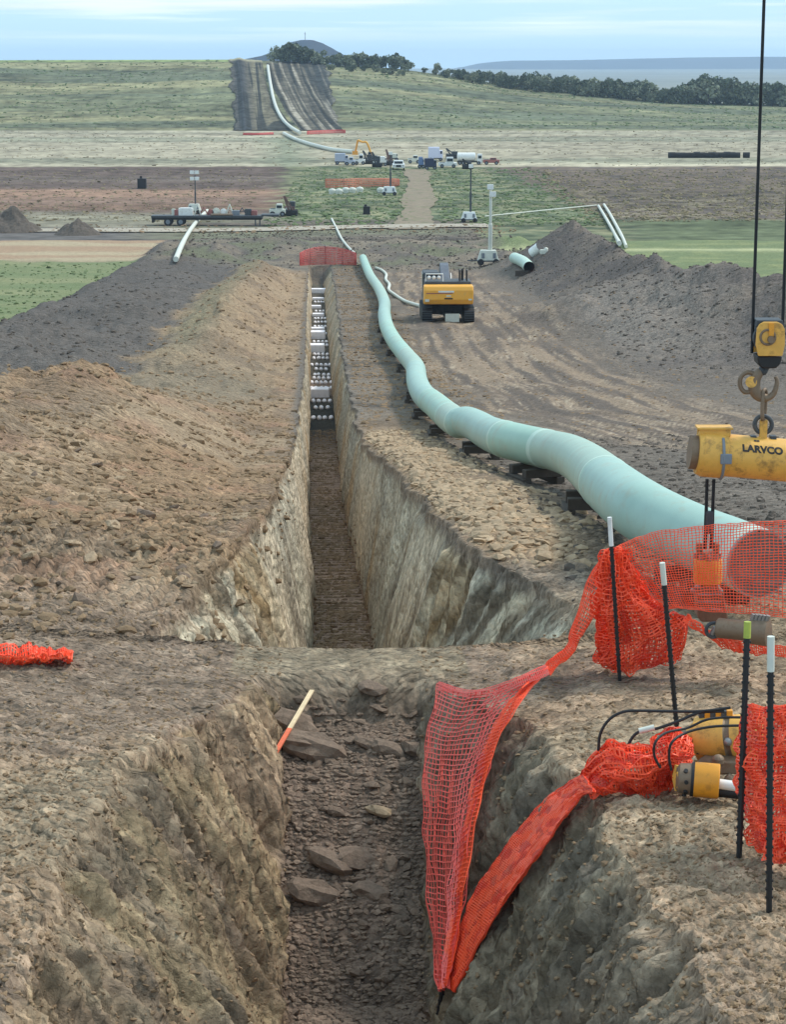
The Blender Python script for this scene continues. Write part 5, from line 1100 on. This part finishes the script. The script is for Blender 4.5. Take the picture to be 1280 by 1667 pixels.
# ------------------------------------------------------------------ loose pipe bends, white pipes, hoses
def gp(px, py, up=0.0): return hit(px, py, up, 60, False)
def thin(name, pxl, r, m, label, cat, finder=gp, up=.2, n=6, group=None, cap=True):
    q = [finder(a, b, up) for a, b in pxl]; return tag(S().tube(spline(q, n), r, 12, cap).build(name, m, None, True), label, cat, group)
q = [gp(a, b, .5) for a, b in ((838, 420), (846, 423), (855, 428), (862, 435))]; bq = spline(q, 6)
e = empty('pipe_bend', bq[-1], 0, 'short green curved pipe piece on the dirt right of the light tower', 'pipe bend')
S().tube([p - bq[-1] for p in bq], .50, 24, False).build('pipe_shell', M['weld'], e, True); S().tube([p - bq[-1] for p in bq], .47, 24, False).build('pipe_bore', M['pipein'], e, True)
S().box((-.6, .2, -.55), (1.2, .3, .5)).build('timber', M['wood'], e)
a, b = gp(867, 412, .4), gp(880, 402, .5); e = empty('pipe_offcut', a, 0, 'white pipe offcut with a dark open end beside the green bend', 'pipe offcut')
S().tube([(0, 0, 0), b - a], .48, 24, False).build('pipe_shell', M['white'], e, True); S().tube([(0, 0, 0), b - a], .44, 24, True).build('pipe_bore', M['black'], e, True)
a = gp(886, 410, .2); tag(S().box(a, (.7, .5, .4)).ball(a + Vector((.2, 0, .2)), .22).build('valve', M['cream'], None, bevel=.05), 'small pale fitting right of the white pipe offcut', 'fitting')
thin('bent_pipe', [(337, 343), (326, 354), (314, 368), (304, 383), (296, 398), (290, 412), (286, 422)], .26, M['cream'], 'thick off-white bent pipe rising over the dark topsoil left of the trench', 'bent pipe', lambda a, b, up: gp(a, b, up + .25))
for (l, lb_) in (([(975, 335), (984, 350), (995, 369), (1003, 384), (1009, 396)], 'left one of two parallel white pipes lying over the right topsoil heap'), ([(984, 333), (993, 347), (1004, 367), (1013, 384), (1020, 401)], 'right one of two parallel white pipes lying over the right topsoil heap')):
    thin('white_pipe', l, .20, M['cream'], lb_, 'white pipe', lambda a, b, up: (gp(a, b, .35) if b > 372 else fieldpt(a, b, .35)), group='white pipes on the right topsoil heap')
thin('drain_hose', [(612, 436), (622, 440), (629, 447), (628, 455), (634, 463), (633, 472), (643, 480), (657, 489), (670, 494), (684, 498)], .13, M['cream'], 'crooked pale hose lying between the green pipe and the excavator', 'hose', up=.12)
thin('drain_hose', [(540, 356), (548, 372), (556, 388), (566, 401), (578, 413)], .14, M['cream'], 'straight pale hose running from the road to the far tip of the green pipe', 'hose', lambda a, b, up: (gp(a, b, .15) if b > 378 else fieldpt(a, b, .15)))
thin('edge_rope', [(790, 352), (850, 346), (910, 340), (972, 334)], .09, M['cream'], 'pale line strung across the green verge towards the white pipes', 'rope', fieldpt, .3)

# ------------------------------------------------------------------ flatbed trailer with its load
p = fieldpt(338, 367); e = empty('flatbed_trailer', p, .0, 'long dark flatbed trailer parked on the gravel road, loaded with gear', 'flatbed trailer'); k_ = p.y / F; hw_ = 180 * k_ / 2
S().box((0, 0, 1.25), (hw_ * 2, 2.5, .28)).build('deck', M['darkgrey'], e, bevel=.03); S().box((0, -.9, .98), (hw_ * 1.96, .16, .34)).box((0, .9, .98), (hw_ * 1.96, .16, .34)).build('frame_rail', M['black'], e)
S().box((-hw_ + .2, 0, .85), (.25, 2.3, .8)).build('rear_bumper', M['black'], e)
for wx in (275, 295.5):
    for s_ in (-1.05, 1.05):
        w__ = S().cyl(((wx - 338) * k_, s_ - .14, .55), ((wx - 338) * k_, s_ + .14, .55), .55, n=20).build('wheel', M['black'], e)
        S().cyl(((wx - 338) * k_, s_ - .15, .55), ((wx - 338) * k_, s_ + .15, .55), .30, n=14).build('rim', M['grey'], w__)
for s_ in (416, 423): S().box(((s_ - 338) * k_, -.8, .6), (.16, .16, 1.2)).build('landing_leg', M['darkgrey'], e)
S().box(((440 - 338) * k_, 0, 1.45), (2.4, 2.3, .2)).build('gooseneck', M['darkgrey'], e)
dk = p.z + 1.39
def load(name, px, w_, d_, h_, m, label, cat, shape='box', dy=0.0, z=None):
    c_ = Vector((p.x + (px - 338) * k_, p.y + dy, z if z is not None else dk)); s = S()
    if shape == 'box': s.box((0, 0, h_ / 2), (w_, d_, h_)).box((0, 0, h_ + .02), (w_ * .8, d_ * .8, .06)); s.box((w_ * .3, -d_ / 2, h_ * .5), (w_ * .25, .04, h_ * .5))
    elif shape == 'frame':
        for a in (-1, 1): s.beam((a * w_ / 2, -d_ / 3, 0), (0, 0, h_), .09, .09).beam((a * w_ / 2, d_ / 3, 0), (0, 0, h_), .09, .09)
        s.beam((-w_ / 4, 0, h_ * .5), (w_ / 4, 0, h_ * .5), .08, .08)
    elif shape == 'reel': s.cyl((0, -.1, h_ / 2), (0, .1, h_ / 2), h_ / 2, n=14).cyl((0, -.3, h_ / 2), (0, .3, h_ / 2), h_ / 3.2, n=12)
    elif shape == 'pipes':
        for i in range(4): s.cyl((-w_ / 2, -.4 + i * .25, .12), (w_ / 2, -.4 + i * .25, .12), .12, n=8)
    return tag(s.build(name, m, None, loc=c_), label, cat)
load('generator', 303, 1.9, 1.2, .95, M['white'], 'white generator housing standing on the left part of the flatbed', 'generator'); load('equipment_crate', 289, .7, .8, .7, M['red'], 'small dull red crate left of the white generator', 'crate')
load('equipment_crate', 283, .5, .5, .8, M['cream'], 'slim pale canister at the left end of the trailer load', 'canister'); load('tripod_frame', 322, .9, 1, 1.5, M['cream'], 'pale A-frame stand just right of the white generator', 'frame stand', 'frame')
load('tripod_frame', 332, 1.2, 1, 1.1, M['red'], 'dull red frame on the trailer behind the bent pipe', 'frame stand', 'frame'); load('cable_reel', 343, .9, .9, .8, M['red'], 'dull red cable reel at the middle of the flatbed', 'cable reel', 'reel')
load('cable_reel', 352, .9, .9, 1.0, M['cream'], 'pale cable reel, left one of two near the middle of the flatbed', 'cable reel', 'reel'); load('cable_reel', 364, .9, .9, .9, M['white'], 'white cable reel, right one of two near the middle of the flatbed', 'cable reel', 'reel')
load('tripod_frame', 374, 1.0, 1.0, 1.5, M['cream'], 'tall pale A-frame stand in the right half of the trailer load', 'frame stand', 'frame'); load('equipment_crate', 384, 1.0, 1, .6, M['grey'], 'low grey crate right of the tall pale A-frame', 'crate')
load('tripod_frame', 394, 1.3, 1, 1.0, M['darkgrey'], 'dark zigzag frame towards the right end of the flatbed', 'frame stand', 'frame'); load('equipment_crate', 404, .9, .8, .8, M['darkgrey'], 'dark crate near the right end of the flatbed', 'crate')
load('equipment_crate', 413, .9, .8, .6, M['red'], 'dull red crate at the right end of the flatbed', 'crate'); load('loose_pipes', 362, 3.0, 1, .3, M['oldsteel'], 'bundle of short steel pipes lying along the front edge of the flatbed', 'pipe bundle', 'pipes', -.7)

# ------------------------------------------------------------------ vehicles
def vehicle(px, py, kind, wpx, hpx, m, label, cat, rz=0.0, group='vehicles parked in the valley'):
    q = fieldpt(px, py); k = q.y / F; w_ = wpx * k; h_ = hpx * k; e = empty(kind, q, rz, label, cat, group)
    r = .38
    if kind == 'pickup_truck':
        S().prism([(-.9, .4), (.9, .4), (.9, 1.05), (-.9, 1.05)], -w_ / 2, w_ / 2).build('body', m, e, bevel=.06)
        S().box((w_ * .12, 0, 1.05 + (h_ - 1.05) / 2), (w_ * .42, 1.7, h_ - 1.05), taper=.86).build('cab', m, e, bevel=.05)
        S().box((w_ * .12, -.86, 1.05 + (h_ - 1.05) * .5), (w_ * .32, .06, (h_ - 1.05) * .5)).build('window', M['glass'], e)
        S().box((-w_ * .3, 0, 1.08), (w_ * .3, 1.5, .06)).build('load_bed', M['darkgrey'], e)
        ws = [(-w_ * .3, -.85), (w_ * .32, -.85), (-w_ * .3, .85), (w_ * .32, .85)]
    elif kind == 'facing_pickup':
        S().box((0, 0, .8), (w_, 4.6, .75)).build('body', m, e, bevel=.1); S().box((0, .2, 1.4), (w_ * .92, 2.2, h_ - 1.1), taper=.8).build('cab', m, e, bevel=.08)
        S().box((0, -.98, 1.45), (w_ * .66, .06, .45)).build('windscreen', M['glass'], e); S().box((0, -2.32, .82), (w_ * .42, .05, .42)).build('grille', M['black'], e)
        for s_ in (-1, 1): S().box((s_ * w_ * .36, -2.32, .88), (.25, .05, .2)).build('headlight', M['steel'], e)
        ws = [(-w_ * .42, -1.5), (w_ * .42, -1.5)]
        for (a, b) in ws: S().cyl((a - .13, b, r), (a + .13, b, r), r, n=14).build('wheel', M['black'], e)
        ws = []
    elif kind == 'box_truck':
        S().box((-w_ * .1, 0, .7 + (h_ - .7) / 2), (w_ * .75, 2.2, h_ - .7)).build('cargo_box', m, e, bevel=.04); S().box((w_ * .38, 0, .6 + h_ * .28), (w_ * .24, 2.0, h_ * .56), taper=.85).build('cab', m, e, bevel=.05)
        S().box((w_ * .39, -1.0, .7 + h_ * .4), (w_ * .12, .05, h_ * .2)).build('window', M['glass'], e); S().box((0, 0, .6), (w_, 1.6, .2)).build('chassis', M['darkgrey'], e)
        ws = [(-w_ * .3, -1.0), (w_ * .35, -1.0), (-w_ * .3, 1.0), (w_ * .35, 1.0)]
    elif kind == 'tanker_truck':
        S().tube([(-w_ * .48, 0, h_ * .62), (-w_ * .46, 0, h_ * .62), (w_ * .2, 0, h_ * .62), (w_ * .22, 0, h_ * .62)], [h_ * .25, h_ * .34, h_ * .34, h_ * .25], 20).build('tank', m, e, True)
        S().box((w_ * .38, 0, h_ * .48), (w_ * .2, 2.1, h_ * .75), taper=.9).build('cab', m, e, bevel=.06); S().box((w_ * .38, -1.05, h_ * .62), (w_ * .12, .05, h_ * .22)).build('window', M['glass'], e)
        S().box((0, 0, .65), (w_ * .96, 1.4, .25)).build('chassis', M['black'], e); ws = [(-w_ * .38, -1.0), (-w_ * .26, -1.0), (w_ * .34, -1.0), (-w_ * .38, 1.0), (w_ * .34, 1.0)]
    elif kind == 'crawler_tractor':
        for s_ in (-1, 1): S().box((0, s_ * .9, .45), (w_ * .9, .5, .9)).build('track', M['black'], e, bevel=.2)
        S().box((-w_ * .1, 0, h_ * .42), (w_ * .7, 1.3, h_ * .45)).build('body', m, e, bevel=.06); S().box((w_ * .1, 0, h_ * .75), (w_ * .36, 1.2, h_ * .4)).build('cab', M['darkgrey'], e, bevel=.05)
        S().beam((-w_ * .1, -.9, .6), (-w_ * .45, -1.2, h_ * 1.35), .2, .25).beam((w_ * .2, -.9, .6), (-w_ * .42, -1.2, h_ * 1.35), .2, .25).build('side_boom', m, e)
        S().box((-w_ * .2, -.68, h_ * .45), (w_ * .3, .05, h_ * .2)).build('grille', M['white'], e); ws = []
    for (a, b) in ws:
        w2 = S().cyl((a, b - .12, r), (a, b + .12, r), r, n=14).build('wheel', M['black'], e); S().cyl((a, b - .13, r), (a, b + .13, r), r * .5, n=10).build('rim', M['grey'], w2)
    return e
M['van'] = mat('pale_grey_paint', lin((172, 178, 192)), .5, var=.08); M['lilac'] = mat('lilac_white_paint', lin((214, 214, 232)), .5, var=.08); M['brown'] = mat('brown_machine_paint', lin((112, 84, 76)), .6, var=.15); M['bluegrey'] = mat('blue_grey_paint', lin((104, 124, 160)), .5, var=.1)
vehicle(556, 268, 'box_truck', 22, 18, M['van'], 'pale grey box truck at the left end of the parked row, under the pipe string', 'box truck')
vehicle(570, 269, 'pickup_truck', 16, 13, M['van'], 'pale grey pickup between the box truck and the white pickup', 'pickup')
vehicle(586, 268, 'pickup_truck', 17, 17, M['white'], 'white pickup just left of the dark machinery cluster', 'pickup')
vehicle(600, 267, 'crawler_tractor', 20, 16, M['darkgrey'], 'dark crawler tractor in the left machine cluster, below the orange boom', 'crawler tractor')
vehicle(614, 272, 'crawler_tractor', 18, 18, M['darkgrey'], 'dark crawler tractor with a boom, second in the machine cluster', 'crawler tractor')
vehicle(624, 270, 'box_truck', 10, 15, M['white'], 'small white box truck beside the dark crawler tractors', 'box truck')
vehicle(635, 269, 'crawler_tractor', 14, 19, M['brown'], 'brown crawler machine just left of the white truck seen head-on', 'crawler tractor')
vehicle(649, 276, 'facing_pickup', 20, 16, M['white'], 'white pickup seen head-on at the top of the worn track', 'pickup')
vehicle(641, 262, 'box_truck', 14, 12, M['cream'], 'cream box truck behind the head-on white pickup', 'box truck')
vehicle(674, 266, 'pickup_truck', 20, 13, M['cream'], 'cream pickup right of the head-on pickup, beyond the track', 'pickup')
vehicle(686, 274, 'box_truck', 9, 18, M['bluegrey'], 'narrow blue-grey truck left of the navy truck', 'box truck')
vehicle(701, 276, 'box_truck', 20, 18, M['navy'], 'navy blue truck in front of the tall lilac-white truck', 'box truck')
vehicle(709, 262, 'box_truck', 24, 22, M['lilac'], 'tall lilac-white box truck standing behind the navy truck', 'box truck')
vehicle(729, 273, 'pickup_truck', 30, 17, M['white'], 'white pickup seen from the side, right of the navy truck', 'pickup')
vehicle(738, 258, 'crawler_tractor', 26, 12, M['darkgrey'], 'black machine standing behind the side-on white pickup', 'crawler tractor')
vehicle(765, 268, 'tanker_truck', 42, 20, M['white'], 'long white tanker truck at the right end of the parked row', 'tanker')
vehicle(762, 275, 'crawler_tractor', 20, 12, M['black'], 'low black machine in front of the white tanker', 'crawler tractor')
vehicle(800, 268, 'pickup_truck', 26, 11, M['red'], 'dull red and white truck alone right of the tanker', 'pickup')
vehicle(452, 352, 'pickup_truck', 26, 20, M['cream'], 'cream pickup on the road right of the flatbed trailer', 'pickup')
vehicle(474, 351, 'crawler_tractor', 24, 24, M['brown'], 'dark brown machine with white parts right of the cream pickup on the road', 'crawler tractor')
q = fieldpt(598, 266); e = empty('tracked_excavator', q, 0, 'small excavator with an arched orange boom above the left machine cluster', 'excavator'); k = q.y / F
S().tube(spline([(8 * k, 0, 10 * k), (0, 0, 32 * k), (-8 * k, 0, 34 * k), (-15 * k, 0, 37 * k)], 6), .22, 8).build('boom', M['machorange'], e); S().tube([(-15 * k, 0, 37 * k), (-19 * k, 0, 18 * k)], .2, 8).build('dipper_arm', M['amber'], e)
S().box((10 * k, 0, 8 * k), (14 * k, 2.6, 9 * k)).build('body', M['darkgrey'], e, bevel=.1); S().box((10 * k, 0, 2 * k), (20 * k, 2.4, 4 * k)).build('track', M['black'], e, bevel=.2); S().box((4 * k, 0, 15 * k), (5 * k, 1.4, 6 * k)).build('cab', M['glass'], e, bevel=.05)
S().prism([(-.6, -.3), (.6, -.3), (.4, .5), (-.4, .5)], -19.5 * k - .6, -19.5 * k + .6).build('bucket', M['amber'], e, loc=(0, 0, 16 * k))
# white bags and the dark box along the orange barrier
for i, (px, py, lb_) in enumerate(((541, 316, 'leftmost white bulk bag below the orange barrier'), (552, 316, 'second white bulk bag from the left below the orange barrier'), (563, 314, 'third white bulk bag from the left below the barrier'), (574, 314, 'pale bulk bag at the middle of the orange barrier'), (586, 313, 'fifth pale bulk bag from the left below the barrier'), (620, 314, 'pale bulk bag left of the small light tower'))):
    q = fieldpt(px, py); tag(S().ball((0, 0, .5), .62, 10, (1.1, .9, .75)).box((0, 0, .3), (1.0, .9, .6)).build('bulk_bag', M['cream'], None, True, loc=q), lb_, 'bulk bag', 'white bags at the orange barrier')
for (px, py, s_, lb_, nm) in ((597, 349, 1.0, 'small black tank standing alone on the verge below the barrier', 'black_tank'), (231, 307, 1.5, 'dark tank standing alone in the reddish field on the left', 'black_tank')):
    q = fieldpt(px, py); tag(S().box((0, 0, .62 * s_), (1.0 * s_, .8 * s_, 1.1 * s_)).cyl((-.15, 0, 1.1 * s_), (-.15, 0, 1.45 * s_), .22, n=10).box((0, 0, .05), (1.2 * s_, 1.0 * s_, .1)).build(nm, M['black'], None, bevel=.08, loc=q), lb_, 'tank')
# dark bales in a row
bale_me = S().cyl((-.75, 0, .65), (.75, 0, .65), .66, n=14).mesh('hay_bale', M['hay'])
xs_ = list(np.arange(1094, 1202, 8.2)) + [1216]
for i, px in enumerate(xs_):
    q = fieldpt(px, 257); o = link('hay_bale', bale_me, None, q); o.rotation_euler = (0, 0, RG.normal(0, .12)); o.scale = (1, 1, RG.uniform(.9, 1.1))
    tag(o, 'single dark bale standing apart at the right end of the row' if px > 1205 else 'dark round bale in the long row on the stubble, %s from its left end' % ORD[min(i, 14)], 'bale', None if px > 1205 else 'dark bales in a row')
# small topsoil mounds beside the road
for (px, py, wpx, hpx, lb_) in ((122, 383, 80, 27, 'pointed dark soil mound beside the gravel road, the right one'), (10, 379, 110, 42, 'larger dark soil mound at the left edge of the frame')):
    q = fieldpt(px, py) if py < 379 else hit(px, py, 0, 100, False); k = q.y / F; n_ = 26
    xs2 = np.linspace(-1, 1, n_); XX, YY = np.meshgrid(xs2, xs2); rr = np.hypot(XX, YY); hh = np.clip(1 - rr, 0, 1) ** .9 * hpx * k * (1 + .35 * fbm(XX * 5, YY * 5, 2.0, 3, int(px))) - .15
    o = link('soil_mound', mesh_np('soil_mound', np.stack([XX * wpx * k / 2, YY * wpx * k / 2, hh], -1).reshape(-1, 3), grid_faces(n_, n_), M['darkclod'], False), None, q + Vector((0, wpx * k / 3, 0))); tag(o, lb_, 'soil mound')
# small dark shrub patch on the hill
q = fieldpt(1072, 199); 

# ------------------------------------------------------------------ trees on the skyline
def crown_mesh(seed, h, w_, m, n=800):
    g = np.random.default_rng(seed); nb = 9; cs = np.stack([g.normal(0, w_ * .26, nb), g.normal(0, w_ * .26, nb), h * g.uniform(.22, .84, nb)], 1); rs = g.uniform(.16, .30, nb) * w_
    b = g.integers(0, nb, n); dirs = g.normal(0, 1, (n, 3)); dirs /= np.linalg.norm(dirs, axis=1, keepdims=True); c = cs[b] + dirs * (rs[b] * g.uniform(.55, 1.1, n) ** .7)[:, None]
    a = g.normal(0, 1, (n, 3)); a /= np.linalg.norm(a, axis=1, keepdims=True); bb = np.cross(a, g.normal(0, 1, (n, 3))); bb /= np.linalg.norm(bb, axis=1, keepdims=True); s_ = g.uniform(.10, .24, n)[:, None] * w_ * .38
    V = np.stack([c - a * s_, c + bb * s_, c + a * s_, c - bb * s_ * .8 + dirs * .1], 1).reshape(-1, 3); return mesh_np('crown', V, np.arange(4 * n).reshape(-1, 4), m)
crowns = [crown_mesh(50 + i, 6.0, 5.2, M['leaf'] if i % 3 else M['leaf2']) for i in range(7)]
def trunk_mesh(seed):
    g = np.random.default_rng(seed); s = S(); s.tube([(0, 0, -.4), (.1, 0, 1.4), (g.normal(0, .2), 0, 3.4)], [.26, .19, .09], 7)
    for k in range(3): s.tube([(.05, 0, 1.4 + k * .5), (g.normal(0, .8), g.normal(0, .8), 3.0 + k * .5)], [.09, .04], 5)
    return s.mesh('trunk', M['bark'])
trunks = [trunk_mesh(i) for i in range(3)]
def tree(px, Y, hpx, label, group, i, ww=1.0):
    x = (px - 640) * Y / F; z = float(field_z(np.array([x]), np.array([Y]))[0]); k = hpx * Y / F / 6.6
    e = empty('tree', (x, Y, z), RG.uniform(0, 6.28), label, 'tree', group); e.scale = (k * ww, k * ww, k)
    link('trunk', trunks[i % 3], e); link('crown', crowns[i % 7], e)
gA = 'trees along the crest behind the stripped corridor'; gB = 'trees in the long belt on the right of the hill'
i = 0
for px in np.arange(462, 668, 7.5):
    hp = np.interp(px, [462, 480, 500, 515, 530, 560, 600, 640, 655, 668], [30, 36, 28, 26, 16, 22, 24, 26, 26, 14]) * RG.uniform(.85, 1.12)
    tree(px + RG.normal(0, 2), 893 + RG.uniform(-6, 10), hp, 'bushy dark tree in the group on the crest right of the stripped corridor', gA, i, 1.15); i += 1
for px in (540, 570, 592, 615, 640, 575, 628, 655):
    tree(px + RG.normal(0, 3), 870 + RG.uniform(-12, 8), 13, 'bushy dark tree in the group on the crest right of the stripped corridor', gA, i, 1.3); i += 1
tree(709, 893, 20, 'single small dark tree standing apart on the crest between the two belts', None, 3); tree(690, 893, 10, 'low bush on the crest left of the single small tree', None, 2, 1.4)
for px in np.concatenate([np.arange(722, 1300, 9.0), np.arange(730, 1300, 11.0)]):
    hp = np.interp(px, [720, 800, 900, 1000, 1080, 1110, 1130, 1160, 1200, 1290], [14, 24, 29, 31, 28, 30, 46, 46, 40, 40]) * RG.uniform(.8, 1.1)
    tree(px + RG.normal(0, 3), 886 + RG.uniform(-14, 12), hp, 'dense grey-green tree in the long belt crossing the right hillside', gB, i, 1.05); i += 1
# bright field on the crest at the left, pale earth where the corridor meets the skyline
# mast on the butte
q = Vector(((500 - 640) * 3000 / F, 3000, float(butte_z(np.array([(500 - 640) * 3000 / F]), np.array([3000.]))[0])))
e = empty('radio_mast', q, 0, 'tiny mast on the very top of the blue butte', 'mast'); S().cyl((0, 0, -2), (0, 0, 9), .35, n=6).build('pole', M['darkgrey'], e); S().box((0, 0, 6.5), (3, .4, .4)).build('cross_arm', M['darkgrey'], e)

# ------------------------------------------------------------------ air
hz = bpy.data.materials.new('haze_air'); hz.use_nodes = True; t_n = hz.node_tree; t_n.nodes.clear(); o_n = t_n.nodes.new('ShaderNodeOutputMaterial'); v_n = t_n.nodes.new('ShaderNodeVolumePrincipled')
v_n.inputs['Color'].default_value = (.60, .78, 1.0, 1); v_n.inputs['Density'].default_value = 0.00011; v_n.inputs['Anisotropy'].default_value = 0.2; t_n.links.new(v_n.outputs[0], o_n.inputs['Volume'])
top = ZC + 45
hb = S().box((0, 4800, (top + ZP - 60) / 2), (19800, 9800, top - ZP + 60)).build('haze', hz); tag(hb, 'thin pale haze over the valley', kind='stuff')
